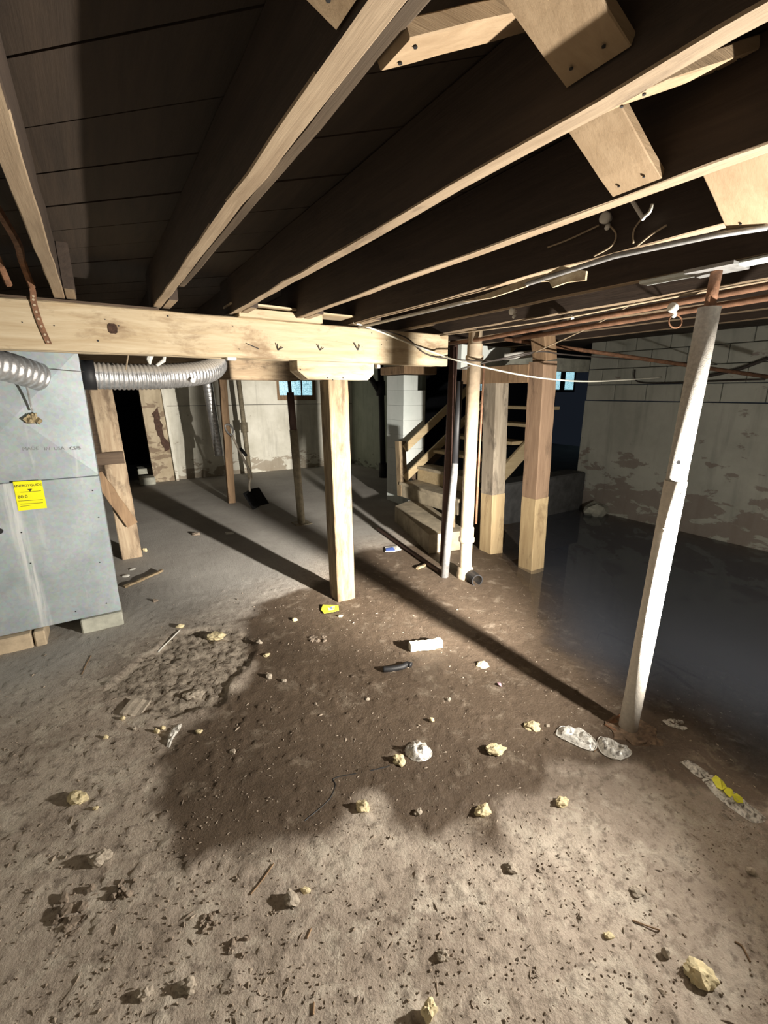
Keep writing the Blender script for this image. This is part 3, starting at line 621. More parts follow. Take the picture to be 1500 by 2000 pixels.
# ------------------------------------------------------------------ ducts
def flex(name, label, pts, r, pitch, m=M['foil'], n=10, cat='duct', amp=.09):
    c = spline(pts, n); L = [0]
    for a, b in zip(c, c[1:]): L.append(L[-1]+(b-a).length)
    tot = L[-1]; steps = int(tot/pitch*6); out = []; rs = []; j = 0
    for k in range(steps+1):
        s = tot*k/steps
        while j < len(L)-2 and L[j+1] < s: j += 1
        f = (s-L[j])/max(1e-6, L[j+1]-L[j]); out.append(c[j].lerp(c[j+1], f)); rs.append(r*(1+amp*(abs(math.sin(math.pi*s/pitch))-.6)))
    e = empty(name, label, cat); finish('sleeve', tube(out, rs, 20), m, e, True); return e, out
e, ln = flex('flexible_duct', 'long silver flexible duct running from the furnace side under the beam', [(-.02, 3.72, 1.685), (.2, 3.74, 1.678), (.5, 3.8, 1.69), (.78, 3.95, 1.73), (.93, 4.2, 1.8), (1.0, 4.5, 1.88)], .088, .028, M['dustyfoil'])
finish('collar', tube([(-.045, 3.72, 1.685), (.03, 3.72, 1.684)], .096, 20), M['black'], e, True)
finish('tape_patch', tube([AY(377, 743, 3.72), AY(377, 743, 3.735)], .018, 10), M['white'], e)
finish('end_sleeve', tube([(.935, 4.21, 1.80), (1.0, 4.5, 1.885), (1.03, 4.75, 1.93)], .094, 18), M['black'], e, True)
e, ln = flex('flexible_duct', 'short silver flexible duct entering the furnace front at the upper left', [(-.62, 2.98, 1.70), (-.5, 3.1, 1.73), (-.36, 3.24, 1.70), (-.255, 3.362, 1.66)], .078, .04)
finish('hanging_tape', tube(spline([AY(50, 748, 3.3), AY(55, 765, 3.32), AY(59, 785, 3.34), AY(64, 803, 3.35)], 4), [.006]*13, 6), M['foil'], e)
M['bow'] = plain('crumpled_brown_foil', (.3, .24, .14), .4, .5, .4, 60, .8)
bw = finish('tape_bow', rock(AY(58, 820, 3.36)-Vector((0, 0, .02)), .028, .02, .03, 4), M['bow'], e)
for k, (x, y, s) in enumerate(((48, 822, .035), (72, 812, .03), (80, 826, .03))): finish('tape_tail', plank(AY(60, 812, 3.355), AY(x, y, 3.35), .03, .006, (0, 0, 1), 4, .004), M['bow'], e)
o = finish('tie_wire', tube(spline([AY(70, 730, 3.3), AY(96, 722, 3.35), AY(120, 723, 3.37), AY(165, 726, 3.4)], 6), .0016, 5), M['wire_dark']); tag(o, 'thin tie wire stretched between the two furnace ducts', 'wire')
e, ln = flex('flexible_duct', 'narrow silver flexible duct hanging down before the back wall', [AY(404, 738, 7.2)+Vector((0, 0, .35)), AY(404, 738, 7.2), AY(412, 790, 7.2), AY(420, 840, 7.2), AY(428, 890, 7.2)], .07, .06, n=6)
# white cable ties / rags above the long duct
for i, (q, l) in enumerate((([(294, 693), (291, 702), (293, 712)], 'white plastic scrap hanging above the duct, pointed one'), ([(322, 694), (320, 704), (306, 714)], 'white curled plastic strip hanging above the duct'))):
    o = finish('plastic_scrap', tube([Vector((.40+.03*i, 3.6, 2.03))]+[AY(x, y, 3.6) for x, y in q], [.004, .022, .02, .006] if i == 0 else [.004, .01, .014, .01], 8), M['white']); tag(o, l, 'scrap')
o = finish('hanging_wire', tube([AY(251, 690, 3.55)+Vector((.14, 0, .2)), AY(251, 690, 3.55), AY(246, 722, 3.55)], .005, 6), M['wire_tan']); tag(o, 'short tan wire hanging from the beam over the duct', 'wire')
for i, (x, y, l) in enumerate(((452, 700, 'white plastic tag under the beam near the end of the long duct'), (739, 716, 'white porcelain knob under the beam right of the bolster'))):
    p = AY(x, y, YF+.02); o = finish('white_tag', box(p.x-.028 if i == 0 else p.x-.014, p.x+.028 if i == 0 else p.x+.014, YF+.01, YF+.05, p.z-.012, p.z+.014, bev=.005), M['porcelain']); tag(o, l, 'knob')
# ------------------------------------------------------------------ things before the back wall
o = finish('prop_timber', plank(G(453, 982), AY(434, 735, 6.75), .1, .08, (1, 0, 0), 8, .004), M['brownwood']); tag(o, 'brown wooden prop standing left of the shovel', 'post')
e = empty('gas_pipe', 'drab thin pipe with a coupling standing against the back wall', 'pipe')
a, c = AY(489, 935, 8.4), AY(465, 735, 8.4); a.z = -.02
finish('tube', tube([a, c], .042, 10), M['drabpipe'], e, True); q = a.lerp(c, .52); dd = (c-a).normalized(); finish('coupling', tube([q-dd*.09, q+dd*.09], .065, 10), M['drabpipe'], e, True)
e = empty('steel_column', 'drab slender steel column right of the shovel in front of the window', 'post')
a = G(589, 1022); c = AY(564, 735, a.y+.05); a.z = -.02
finish('lower_tube', tube([a, a.lerp(c, .66)], .047, 12), M['drabpipe'], e, True); finish('upper_tube', tube([a.lerp(c, .64), a.lerp(c, .9)], .042, 12), M['rustpipe'], e, True); finish('screw', tube([a.lerp(c, .9), a.lerp(c, 1.12)], .022, 8), M['black'], e, True)
finish('base_plate', box(a.x-.1, a.x+.1, a.y-.1, a.y+.1, -.02, .01), M['drabpipe'], e)
M['steelshaft'] = plain('pale_shaft', (.62, .55, .46), .5, .2, .1)
e = empty('snow_shovel', 'snow shovel with bent pale shaft and black scoop leaning on the brown prop', 'shovel')
s0 = D(496, 960, 6.45); sp = [D(453, 850, 6.34), D(470, 885, 6.32), D(480, 905, 6.3), D(487, 918, 6.3), D(490, 930, 6.3), D(487, 945, 6.3), D(488, 960, 6.3)]
finish('shaft', tube(spline(sp, 4), .016, 8), M['steelshaft'], e, True)
g_ = [D(452, 850, 6.34), D(445, 845, 6.34), D(439, 832, 6.34), D(446, 829, 6.34), D(453, 834, 6.34), D(456, 845, 6.34)]
finish('grip', tube(spline(g_+[g_[0]], 3), .014, 6), M['galv'], e, True); finish('sleeve', tube([D(470, 876, 6.3), D(481, 890, 6.29)], .022, 8), M['black'], e, True)
bm = bmesh.new(); W = [];
for i in range(7):
    f = i/6; row = []
    for j in range(7):
        g = j/6-.5; top = Vector((0, 0, 0)); q = D(490+f*20+g*32, 955+f*32+g*-12+abs(g)*6, 6.36-f*.2+.08*(1-4*g*g)); row.append(bm.verts.new(q))
    W.append(row)
for i in range(6):
    for j in range(6): bm.faces.new((W[i][j], W[i+1][j], W[i+1][j+1], W[i][j+1]))
bmesh.ops.solidify(bm, geom=bm.faces[:], thickness=.012); finish('scoop', bm, M['black'], e, True)
e = empty('iron_stack', 'black iron drain stack in front of the damp side wall', 'pipe')
a = G(749, 932); c = AY(743, 740, a.y); a.z = -.02
finish('stack', tube([a, c+Vector((0, 0, .3))], .055, 14), M['black'], e, True); finish('hub', tube([a.lerp(c, .0), a.lerp(c, .16)], .085, 14), M['black'], e, True); finish('hub', tube([a.lerp(c, .84), a.lerp(c, .98)], .085, 14), M['black'], e, True)
finish('branch', tube([a.lerp(c, .85), a.lerp(c, 1.0)+Vector((-.2, .05, .05))], .05, 10), M['black'], e, True)
# painted pier of block
e = empty('block_pier', 'white painted concrete block pier behind the stair newel', 'pier')
for k in range(9):
    dz = k*.2; xr = 3.925 if k < 8 else 3.79
    finish('block', box(3.555+R.uniform(-.003, .003), xr, 5.14+R.uniform(-.003, .003), 5.56, dz+.0008, dz+.1995, bev=.0015), M['pier'], e)
finish('top_plate', box(3.5, 4.05, 5.05, 5.65, 1.81, 1.92, bev=.01), M['brownwood'], e)
# stairs
e = empty('staircase', 'staircase with plank treads rising to the right behind the pipes', 'stairs')
A_, B_, C_, D_ = (2.64, 3.34, 0), (3.0, 4.5, 0), (3.52, 4.72, 0), (3.05, 3.25, 0)
finish('bottom_step', prism([A_, B_, C_, D_], (0, 0, .2)), M['concrete'], e)
for k in range(2, 8):
    x = 3.08+.27*(k-1); z = .2*k
    finish('tread', plank((x+.14, 3.72, z-.02), (x+.14, 4.92, z-.02), .29, .04, (1, 0, 0), 4), M['rail'] if k > 3 else M['concrete'], e)
    if k < 4: finish('riser', box(x+.02, x+.05, 3.75, 4.9, z-.2, z-.04), M['concrete'] if k < 3 else M['rail'], e)
finish('stringer', plank((3.7, 3.68, .42), (4.75, 3.68, 1.2), .17, .04, (0, 0, 1), 6), M['rail'], e)
finish('stringer', plank((3.6, 5.0, .42), (5.2, 5.0, 1.6), .2, .04, (0, 0, 1), 6), M['darkwood'], e)
finish('newel', plank((3.42, 4.94, .2), (3.4, 4.98, .945), .11, .1, (1, 0, 0), 4), M['post'], e)
for (xa, za), (xb, zb) in (((3.42, .845), (5.6, 2.42-.0)), ((3.42, .44), (5.85, 1.72+.48))):
    finish('rail', plank((xa, 4.9, za), (xb, 4.9, za+(xb-xa)*.715), .1, .035, (0, 0, 1), 5), M['rail'], e)
o = finish('concrete_ledge', box(4.1, 5.68, 3.7, 4.0, -.2, .5, bev=.02), plain('dark_grey_concrete', (.07, .07, .07), .9, 0, .4, 7, .5)); tag(o, 'low concrete ledge in the stairwell opening by the water', 'ledge')  # ledge in an even dark grey
p = G(1165, 1000); o = finish('fallen_stone', rock((p.x, p.y, -.05), .2, .14, .13, 12), M['block']); tag(o, 'large grey stone lying in the water at the wall corner', 'stone')
# ------------------------------------------------------------------ overhead pipes, conduits, wires
pipe('copper_pipe', 'upper rust coloured copper pipe passing behind the top of the jack post', [(2.52, 3.4, 1.955), (2.46, 2.54, 1.95), (2.17, .72, 1.955), (1.95, -.6, 1.955)], .014, M['copper'], 10)
pipe('copper_pipe', 'lower rust coloured copper pipe passing behind the jack post', [(2.62, 2.4, 1.94), (2.47, 1.65, 1.938), (2.31, .72, 1.936), (2.1, -.5, 1.936)], .014, M['copper'], 10)
pipe('iron_pipe', 'rusty straight pipe sloping down behind the jack post to the right wall', [D(985, 662, 3.92), D(1500, 736, 3.75)], .017, M['rust'], 10)
pipe('white_pipe', 'short white pipe beside the pale bolster block', [D(985, 697, 3.95), D(1048, 690, 3.9)], .03, M['white'], 12)
pipe('conduit', 'grey conduit tube running under the splintered joist', [G(700, 640, 1.99), G(950, 580, 1.99), G(1200, 500, 1.99), G(1390, 460, 1.99), G(1500, 443, 1.985)], .0085, M['galv'], 10)
def wire(name, label, pts, r, m, n=6): return tag(finish(name, tube(spline(pts, n), r, 6), m, smooth=True), label, 'wire')
wire('white_cable', 'white cable sagging from the beam across to the right wall', [AY(690, 630, 2.82), AY(735, 645, 2.81), AY(800, 671, 2.79), D(860, 693, 3.3), D(900, 706, 3.2), D(1000, 729, 3.15), D(1080, 741, 3.2), D(1150, 745, 3.4), D(1220, 742, 3.7), D(1292, 737, 4.1)], .006, M['wire_white'])
wire('cable', 'dark cable drooping over the right end of the beam', [AY(720, 640, 2.83), AY(790, 658, 2.82), AY(830, 690, 2.82), AY(870, 700, 2.8), D(960, 705, 3.3), D(1040, 690, 3.3)], .005, M['wire_dark'])
wire('cable', 'long pale wire running under the joists to the upper right', [D(860, 655, 3.1), D(1000, 637, 2.6), D(1120, 618, 2.3), D(1250, 592, 2.05), D(1500, 548, 1.75)], .005, M['wire_tan'])
wire('cable', 'thin wire crossing diagonally under the joists left of the jack post', [D(1040, 690, 3.3), D(1150, 640, 2.8), D(1240, 590, 2.4), D(1350, 522, 2.0)], .004, M['wire_tan'])
wire('cable', 'wire running level between post header and right wall', [D(900, 720, 3.4), D(1040, 688, 3.4), D(1100, 692, 3.6), D(1200, 700, 4.0), AX(1400, 712, XR-.03)], .006, M['wire_dark'])
wire('cable', 'black cable strung along the right wall under the ceiling', [AX(x, y, XR-.015) for x, y in ((1240, 722), (1245, 745), (1300, 748), (1400, 744), (1495, 741))], .009, M['wire_dark'])
wire('cable', 'dark pipe insulation sagging along the right wall top', [AX(x, y, XR-.03) for x, y in ((1380, 735), (1440, 722), (1500, 700))], .018, M['wire_dark'])
# wires on the joists
JW = [[(1070, 483), (1110, 468), (1170, 440)], [(1160, 500), (1195, 480), (1203, 457), (1190, 440)], [(1237, 475), (1238, 450), (1255, 425)], [(1245, 480), (1270, 460), (1302, 440)]]
JL = ['straight wire pinned on the dark joist face', 'curled wire end below the porcelain knob on the dark joist', 'looped wire hanging under the short white rod', 'bristly wire end sticking up from the conduit']
for q, l in zip(JW, JL): wire('wire', l, [AX(x, y, 1.535-.008) for x, y in q], .003, M['wire_tan'], 5)
o = finish('rod', tube([AX(1235, 393, 1.5), AX(1257, 428, 1.5)], .006, 8), M['white']); tag(o, 'short white rod below the fourth joist', 'rod')
wire('wire', 'twisted pale wire end beside the short white rod', [AX(1255, 425, 1.5), AX(1268, 415, 1.5), AX(1275, 398, 1.5)], .005, M['wire_white'], 4)
def knob(px, py, X, label):
    p = AX(px, py, X); e = empty('porcelain_knob', label, 'insulator')
    finish('head', tube([p+Vector((0, 0, 0)), p+Vector((-.012, 0, 0)), p+Vector((-.016, 0, 0)), p+Vector((-.03, 0, 0)), p+Vector((-.034, 0, 0))], [.012, .012, .018, .018, .012], 12), M['porcelain'], e, True)
    finish('skirt', tube([p+Vector((.0, 0, -.016)), p+Vector((-.014, -.004, -.03))], .008, 8), M['porcelain'], e, True)
knob(1190, 428, 1.532, 'porcelain knob on the dark joist below the wavy grained bridging board')
knob(1006, 609, 1.983, 'lone porcelain knob on the dim joist above the soil pipe')
knob(1118, 622, 2.378, 'small porcelain knob on the pale wire right of the soil pipe')
knob(1320, 602, 1.95, 'large pale knob holding a wire ring left of the jack post')
c = D(1319, 628, 2.05); pr_ = [c+RT*.03*math.cos(t)+UP*.03*math.sin(t) for t in [k*math.pi/9 for k in range(18)]]
o = finish('wire_ring', tube(pr_, .0035, 6, closed=True), M['rust'], smooth=True); tag(o, 'rusty wire ring hanging left of the jack post', 'ring')
# splintered wood below the conduit joist
for i, (poly, l) in enumerate((([(1040, 552), (1100, 520), (1148, 530), (1146, 548), (1110, 552), (1082, 562), (1075, 550)], 'pale splintered sliver broken from the conduit joist'), ([(905, 590), (960, 572), (1030, 545), (1070, 535), (1030, 560), (960, 583)], 'long thin torn sliver along the conduit joist'))):
    o = finish('wood_sliver', prism([AX(x, y, 1.53) for x, y in poly], (-.01, 0, 0)), M['beam']); tag(o, l, 'splinter')
# ------------------------------------------------------------------ things on the floor
SHARD = [  # px, py, width px, height px, material, label
 (152, 1553, 34, 26, 'stone', 'pale split stone casting a long shadow at the left'), (187, 1577, 10, 10, 'stone', 'small pale chip just below the split stone at the left'),
 (195, 1668, 34, 34, 'greystone', 'flat dull stone tipped on edge at the lower left'), (708, 1572, 26, 26, 'stone', 'yellowish stone in the middle at the wet stain edge, left of three'),
 (817, 1584, 14, 14, 'greystone', 'little grey pebble between the two yellow stones below the plastic bag'), (942, 1578, 28, 26, 'stone', 'knobbly yellow stone right of the little grey pebble'),
 (1098, 1562, 24, 22, 'stone', 'smooth pale yellow stone below the clear plastic shells'), (1040, 1414, 26, 18, 'stone', 'yellow stone left of the clear plastic shells'),
 (967, 1463, 30, 18, 'stone', 'long pale stone chip right of the white plastic bag'), (780, 1482, 26, 20, 'stone', 'crumbly stone touching the white plastic bag'),
 (1366, 1896, 46, 40, 'stone', 'big bright yellow stone near the bottom right corner'), (838, 1962, 26, 60, 'stone', 'upright banded stone at the bottom edge'),
 (866, 1861, 22, 22, 'greystone', 'small pale stone above the upright banded stone'), (368, 1921, 30, 28, 'greystone', 'dull grey stone near the bottom, right of a pair'),
 (283, 1936, 26, 22, 'greystone', 'dull grey stone near the bottom, left of a pair'), (422, 1238, 28, 20, 'stone', 'yellow stone on the far edge of the broken concrete patch'),
 (352, 1222, 14, 10, 'stone', 'small tan stone left of the broken concrete patch'), (380, 1348, 34, 18, 'greystone', 'flat stone lying on the broken concrete patch'),
 (372, 1352, 12, 12, 'stone', 'yellow lump before the flat stone on the broken patch'), (307, 1424, 10, 14, 'stone', 'first yellow lump beside the grey plastic scrap'),
 (318, 1418, 9, 12, 'stone', 'second yellow lump beside the grey plastic scrap'), (390, 1427, 14, 10, 'stone', 'curved pale chip right of the grey plastic scrap'),
 (207, 1438, 8, 10, 'stone', 'tiny pale chip left of the grey plastic scrap'), (942, 1296, 22, 12, 'stone', 'pale pebble right of the white foam bar'),
 (576, 1208, 11, 9, 'stone', 'pale pebble below the yellow wrapper'), (506, 1254, 10, 11, 'greystone', 'grey pebble left of the muddy lump'), (521, 1278, 12, 8, 'stone', 'yellow chip left of the muddy lump'),
 (526, 1319, 12, 14, 'greystone', 'grey stone pair member below the yellow chip'), (843, 1408, 10, 9, 'stone', 'white pebble above the plastic bag'), (875, 1365, 9, 12, 'greystone', 'grey pebble above the white pebble'),
 (718, 1365, 9, 8, 'greystone', 'grey pebble at the middle of the wet floor'), (555, 1328, 9, 9, 'greystone', 'dark pebble right of the grey stone pair'), (665, 1202, 8, 6, 'stone', 'pebble just below the centre post'),
 (1243, 1738, 22, 12, 'greystone', 'pale flat stone at the lower right'), (1188, 1825, 16, 14, 'stone', 'pale lump half sunk in mud at the lower right'), (1300, 1856, 16, 30, 'greystone', 'leaf shaped grey chip above the big bright stone'),
 (570, 1752, 30, 26, 'greystone', 'pale crumpled lump in the lower middle'), (597, 1737, 16, 14, 'stone', 'pebble right of the pale crumpled lump'), (1000, 1692, 24, 16, 'greystone', 'flat pebble on the dry patch at lower centre'),
 (455, 1466, 14, 8, 'greystone', 'pebble on the left part of the wet stain'), (1070, 1415, 8, 8, 'greystone', 'pebble near the yellow stone by the shells'),
 (240, 1402, 10, 10, 'stone', 'yellow chip beside the square slab'), (262, 1420, 9, 10, 'greystone', 'pebble below the square slab'), (1465, 1700, 20, 14, 'greystone', 'pebble at the right edge below the yellow bag'), (448, 1040, 16, 6, 'white', 'pale flake on the far concrete in the post shadow'),
 (382, 1042, 14, 8, 'mudclod', 'dark clod on the far concrete beside the post shadow'), (303, 1172, 10, 8, 'mudclod', 'dark clod on the concrete right of the furnace'), (284, 1073, 8, 10, 'stone', 'white chip at the foot of the leaning post'),
 (258, 1110, 10, 7, 'white', 'white flake behind the splintered lath by the furnace'), (245, 1123, 14, 6, 'white', 'white crumbs beside the splintered lath by the furnace')]
for i, (px, py, wp_, hp_, m, l) in enumerate(SHARD):
    p = GF(px, py+hp_*.35); t = (p-CAM).dot(FW)/FP; rx, rz = wp_*t/2, hp_*t/2*.9
    if m == 'white': rz *= .6
    o = finish('stone' if m != 'mudclod' else 'mud_clod', rock((p.x, p.y, p.z), rx*1.15, rx*.85, rz*.95, i+1, 3 if wp_ > 20 else 2, .34, R.uniform(-.5, .5)-YAW), M[m]); tag(o, l, 'stone' if m != 'mudclod' else 'clod', 'stones on the muddy floor')
# crumbs nobody could count
bm = bmesh.new()
for k in range(3800):
    while True:
        d_ = R.uniform(.65, 4.2)**1.0; a_ = R.uniform(-.95, .95)+YAW; x, y = d_*math.sin(a_), d_*math.cos(a_)
        if R.random() < (1.25-.25*d_) and not (x < -.05 and y > 3.2): break
    s = R.uniform(.0012, .0045)*(1 if R.random() < .93 else 2.0); ang = R.uniform(0, 6.28)
    ax, ay, az = s*R.uniform(.8, 2.2), s*R.uniform(.5, 1), s*R.uniform(.5, 1)
    ca, sa = math.cos(ang), math.sin(ang); vs = []
    for dx, dy, dz in ((1, 0, .1), (0, 1, .2), (-1, 0, .1), (0, -1, .2), (.2, .1, 1), (0, 0, -.6)):
        u_, v_ = dx*ax*R.uniform(.7, 1.2), dy*ay*R.uniform(.7, 1.2); vs.append((x+u_*ca-v_*sa, y+u_*sa+v_*ca, dz*az))
    vs = np.array(vs); bm_v = vs
    if k == 0: ALL = [];
    ALL.append(vs)
bm.free()
V = np.array(ALL); zc = floor_z(V[:, 5, 0], V[:, 5, 1]); V[:, :, 2] += zc[:, None]+.0005
T = np.array([(0, 1, 4), (1, 2, 4), (2, 3, 4), (3, 0, 4), (1, 0, 5), (2, 1, 5), (3, 2, 5), (0, 3, 5)])
FF = (T[None]+np.arange(len(V))[:, None, None]*6).reshape(-1, 3)
me = bpy.data.meshes.new('dirt_crumbs'); me.from_pydata(V.reshape(-1, 3).tolist(), [], FF.tolist()); me.materials.append(plain('dirt_crumb', (.32, .265, .21), .95, 0, .45, 30, 0))
o = bpy.data.objects.new('dirt_crumbs', me); COL.objects.link(o); tag(o, 'countless small crumbs of dirt strewn over the muddy floor', 'dirt', kind='stuff')
# dark litter: bark bits and mud flakes, mostly in the foreground
LB = []
CL = [tuple(G(R.uniform(40, 1460), R.uniform(1600, 1990)))[:2] for _ in range(70)]
for k in range(1000):
    if R.random() < .6: c_ = R.choice(CL); x, y = c_[0]+R.gauss(0, .045), c_[1]+R.gauss(0, .045)
    else: g_ = G(R.uniform(0, 1500), R.uniform(1420, 2000)); x, y = g_.x, g_.y
    l_ = R.uniform(.002, .007) if R.random() < .94 else R.uniform(.01, .022); t_ = R.uniform(.0015, .004); a_ = R.uniform(0, 6.28); ca, sa = math.cos(a_), math.sin(a_)
    LB.append([(x+dx*R.uniform(.5, 1.2)*l_*ca-dy*R.uniform(.6, 1.5)*t_*sa, y+dx*R.uniform(.5, 1.2)*l_*sa+dy*R.uniform(.6, 1.5)*t_*ca, dz*t_) for dx, dy, dz in ((1, .2, .2), (0, 1, .3), (-1, -.2, .1), (0, -1, .3), (.1, 0, 1.3), (0, 0, -.5))])
V = np.array(LB); zc = floor_z(V[:, 5, 0], V[:, 5, 1]); V[:, :, 2] += zc[:, None]+.001
FF = (T[None]+np.arange(len(V))[:, None, None]*6).reshape(-1, 3)
me = bpy.data.meshes.new('dark_litter'); me.from_pydata(V.reshape(-1, 3).tolist(), [], FF.tolist()); me.materials.append(plain('dark_litter', (.25, .2, .155), .95, 0, .5, 60, 0))
o = bpy.data.objects.new('dark_litter', me); COL.objects.link(o); tag(o, 'dark slivers of bark and straw strewn over the foreground mud', 'litter', kind='stuff')
# mud clumps and twigs
for i, (px, py, w_, h_, l) in enumerate(((620, 1247, 34, 12, 'muddy lump of leaves on the wet floor'), (145, 1775, 70, 50, 'ridged clump of brown mud and straw at the lower left'), (465, 1850, 34, 24, 'clump of dark mud near the bottom middle'), (410, 1800, 32, 24, 'clump of dark mud above another at lower left centre'), (1320, 1407, 40, 18, 'muddy wad of paper near the water right of the jack post'), (245, 1735, 40, 22, 'dark mud ridge beside the brown straw clump'))):
    p = GF(px, py); t = (p-CAM).dot(FW)/FP; e = empty('mud_clump', l, 'clump')
    for k in range(12):
        q = p+RT*R.uniform(-.5, .5)*w_*t+Vector((FW.x, FW.y, 0)).normalized()*R.uniform(-.5, .5)*h_*t*1.6; q.z = fz(q.x, q.y)-.002
        finish('clod', rock(q, w_*t*R.uniform(.08, .2), w_*t*R.uniform(.08, .16), (.008 if i not in (1, 5) else .012)*R.uniform(.5, 1.2), k+i*9, 2, .4, R.uniform(0, 3)), M['mudclod'] if i != 4 else M['film'], e)
TW = [([(1235, 1800), (1265, 1812), (1288, 1822)], 'thin twig lying at the lower right'), ([(490, 1750), (510, 1725), (535, 1690)], 'dark twig on the dry mud left of centre'), ([(160, 1318), (168, 1298), (178, 1280)], 'curved root fibre left of the broken patch'),
      ([(1160, 1470), (1168, 1458)], 'straw bit below the clear plastic shells'), ([(600, 1835), (608, 1815)], 'short straw near the bottom middle'), ([(1465, 1880), (1450, 1850), (1435, 1840)], 'dark twig near the bottom right corner'), ([(612, 1985), (613, 1960)], 'dark straw at the bottom edge')]
for q, l in TW: tag(finish('twig', tube(spline([GF(x, y)+Vector((0, 0, .003)) for x, y in q], 4), .0025, 5), M['brownwood']), l, 'twig')
# crack line in the slab: a shallow dark root-like seam built as a thin groove filler
q = [(595, 1605), (625, 1580), (645, 1560), (655, 1535), (652, 1522), (690, 1512), (730, 1505), (780, 1492)]
o = finish('crack', tube(spline([GF(x, y)-Vector((0, 0, .0008)) for x, y in q], 5), .003, 5), M['black'], floor)
o = finish('strip', plank(GF(308, 1272)+Vector((0, 0, .004)), GF(352, 1232)+Vector((0, 0, .004)), .008, .006, None, 4), M['white']); tag(o, 'thin white straight strip at the edge of the broken patch', 'strip')
# foam bar
a, c = GF(800, 1272), GF(862, 1263); d_ = (c-a).normalized()
bm = plank(a+Vector((0, 0, .026)), c+Vector((0, 0, .026)), .055, .055, None, 14, .004, .01); o = finish('foam_bar', bm, M['styro']); tag(o, 'pitted white foam bar lying on the wet floor', 'foam')
# tube
o = finish('rubber_tube', tube(spline([GF(x, y)+Vector((0, 0, .014)) for x, y in ((748, 1312), (765, 1311), (785, 1307), (795, 1302), (803, 1304))], 4), .017, 8), M['black'], smooth=True); tag(o, 'black rubber tube half sunk in mud below the foam bar', 'tube')
o = finish('slab_piece', plank(GF(246, 1383)+Vector((0, 0, .006)), GF(282, 1383)+Vector((0, 0, .006)), .12, .03, None, 5, .003), M['greystone']); tag(o, 'square slab of concrete lying by the broken patch', 'slab')
# lath and boards by the furnace
o = finish('splintered_lath', plank(GF(243, 1148)+Vector((0, 0, .012)), GF(318, 1119)+Vector((0, 0, .02)), .035, .018, None, 7, .004), M['post']); tag(o, 'splintered pale lath lying right of the furnace', 'board')
o = finish('loose_stick', plank(GF(815, 1113)+Vector((0, 0, .012)), GF(831, 1105)+Vector((0, 0, .012)), .03, .02, None, 3), M['post']); tag(o, 'short pale stick on the floor in front of the bottom step', 'stick')
o = finish('floor_pipe', tube([GF(738, 1036)+Vector((0, 0, .02)), GF(858, 1120)+Vector((0, 0, .02))], .02, 8), M['rustpipe']); tag(o, 'dark thin pipe lying on the floor along the bottom step', 'pipe')
# wrappers
def wrapper(name, label, px, m, parts=()):
    e = empty(name, label, 'wrapper')
    poly = [GF(x, y)+Vector((0, 0, .006+.006*(i % 2))) for i, (x, y) in enumerate(px)]
    finish('film', prism(poly, (0, 0, .003)), m, e)
    for nm, q, mm, up in parts: finish(nm, prism([GF(x, y)+Vector((0, 0, .014+up)) for x, y in q], (0, 0, .0015)), mm, e)
wrapper('yellow_wrapper', 'yellow snack wrapper at the foot of the centre post', [(627, 1192), (631, 1184), (661, 1183), (662, 1195), (633, 1199)], M['yellow'], [('print', [(640, 1188), (654, 1186), (653, 1193), (642, 1194)], M['white'], 0), ('print', [(644, 1190), (650, 1189), (648, 1192)], M['blue'], .002)])
wrapper('blue_wrapper', 'blue and white wrapper on the floor before the stairs', [(752, 1070), (777, 1069), (784, 1075), (770, 1080), (752, 1080)], M['white'], [('print', [(753, 1074), (768, 1072), (772, 1078), (754, 1079)], M['blue'], 0)])
wrapper('pink_scrap', 'small pink plastic scrap on the mud left of the jack post', [(971, 1334), (978, 1337), (980, 1343), (973, 1340)], M['pink'])
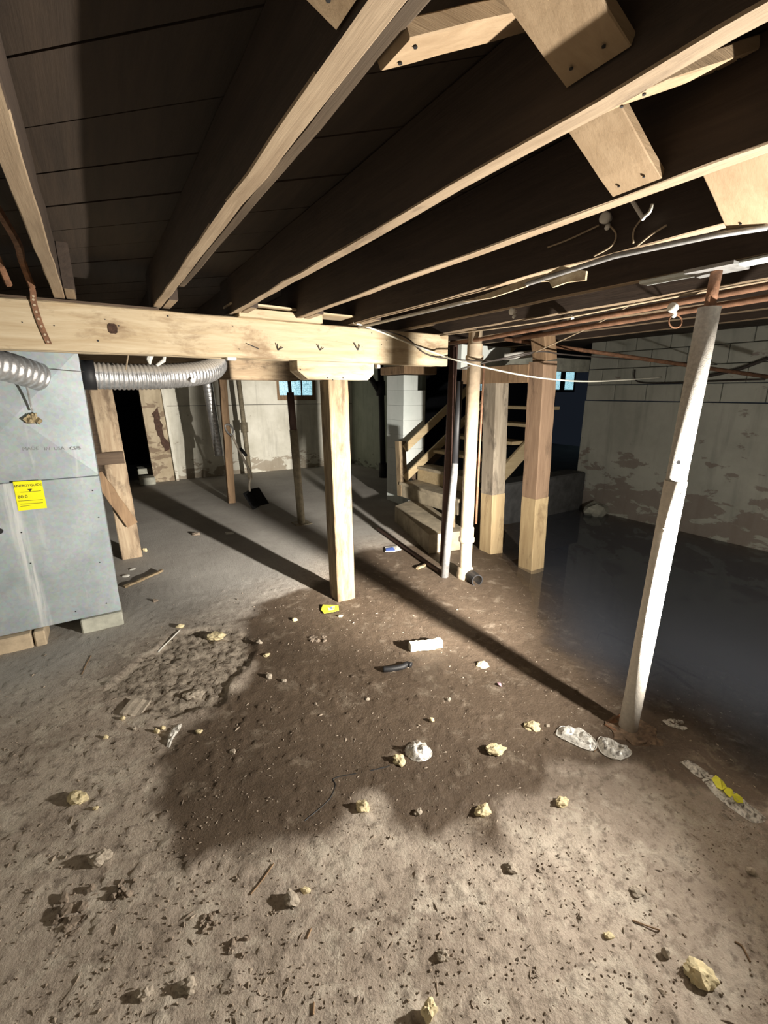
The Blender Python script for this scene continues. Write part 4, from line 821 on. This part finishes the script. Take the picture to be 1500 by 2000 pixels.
# crumpled films: a creased dome
def crumple(name, label, px, h, m, seed, ring=True, cat='plastic'):
    pts = [GF(x, y) for x, y in px]; pts = spline(pts+[pts[0]], 4)[:-1]; c = sum(pts, Vector())/len(pts); bm = bmesh.new(); n = 30; K = 9; rows = []
    loop = []
    for i in range(n):
        f = i/n*len(pts); j = int(f); loop.append(pts[j].lerp(pts[(j+1) % len(pts)], f-j))
    for k in range(K):
        g = k/(K-1); row = []
        for i in range(n):
            p = loop[i].lerp(c, g*.94); z = h*(math.sin(min(1, g*1.6)*math.pi/2)*(.45 if not ring else 1-.75*sstep(.35, .9, g)))
            z += h*.45*mnoise.noise(Vector((p.x*30+seed, p.y*38, seed*3.)))*min(1, g*4)+h*.25*mnoise.noise(Vector((p.x*90+seed, p.y*90, seed)))
            row.append(bm.verts.new((p.x, p.y, fz(p.x, p.y)+max(.001, z)+.001)))
        rows.append(row)
    for k in range(K-1):
        for i in range(n): bm.faces.new((rows[k][i], rows[k][(i+1) % n], rows[k+1][(i+1) % n], rows[k+1][i]))
    bm.faces.new(rows[-1]); o = finish(name, bm, m, smooth=True)
    rim = [v_+Vector((0, 0, .004+h*.35*abs(mnoise.noise(v_*25)))) for v_ in loop]
    if ring: finish('rim', tube(rim, .0017, 5, closed=True), M['porcelain'], o)
    return tag(o, label, cat)
crumple('plastic_bag', 'small crumpled white plastic bag in the middle of the wet floor', [(792, 1476), (792, 1462), (805, 1452), (825, 1453), (842, 1465), (843, 1478), (825, 1489), (805, 1486)], .06, M['film'], 3, False, 'bag')
crumple('plastic_shell', 'larger clear plastic shell near the foot of the jack post', [(1087, 1437), (1090, 1424), (1108, 1421), (1140, 1430), (1160, 1445), (1165, 1462), (1150, 1466), (1115, 1452)], .032, M['film'], 7, True)
crumple('plastic_shell', 'smaller clear plastic shell nearest the foot of the jack post', [(1166, 1450), (1175, 1441), (1205, 1455), (1232, 1468), (1228, 1480), (1208, 1487), (1185, 1478), (1170, 1465)], .032, M['film'], 9, True)
crumple('grey_scrap', 'twisted grey plastic scrap left of the wet stain', [(325, 1458), (330, 1432), (345, 1416), (355, 1412), (350, 1426), (338, 1442), (332, 1458)], .03, M['film'], 12, False)
bag = crumple('yellow_bag', 'flattened clear bag with yellow print at the right edge by the water', [(1370, 1525), (1385, 1515), (1410, 1528), (1450, 1560), (1490, 1592), (1495, 1605), (1470, 1610), (1440, 1590), (1405, 1565)], .022, M['film'], 15, False, 'bag')
for q in ([(1388, 1528), (1396, 1522), (1404, 1530), (1412, 1532), (1418, 1546), (1408, 1552), (1398, 1545)], [(1411, 1550), (1420, 1545), (1428, 1550), (1432, 1560), (1424, 1566), (1414, 1558)], [(1428, 1564), (1436, 1556), (1448, 1565), (1450, 1575), (1438, 1576), (1432, 1572)]):
    finish('yellow_print', prism([GF(x, y)+Vector((0, 0, .015+.002*((k_*7) % 3))) for k_, (x, y) in enumerate(q)], (0, 0, .002)), M['yellow'], bag)
crumple('paper_wad', 'soggy pale paper strips above the yellow printed bag', [(1328, 1490), (1345, 1484), (1370, 1500), (1385, 1515), (1365, 1520), (1345, 1505)], .014, M['film'], 21, False, 'paper')
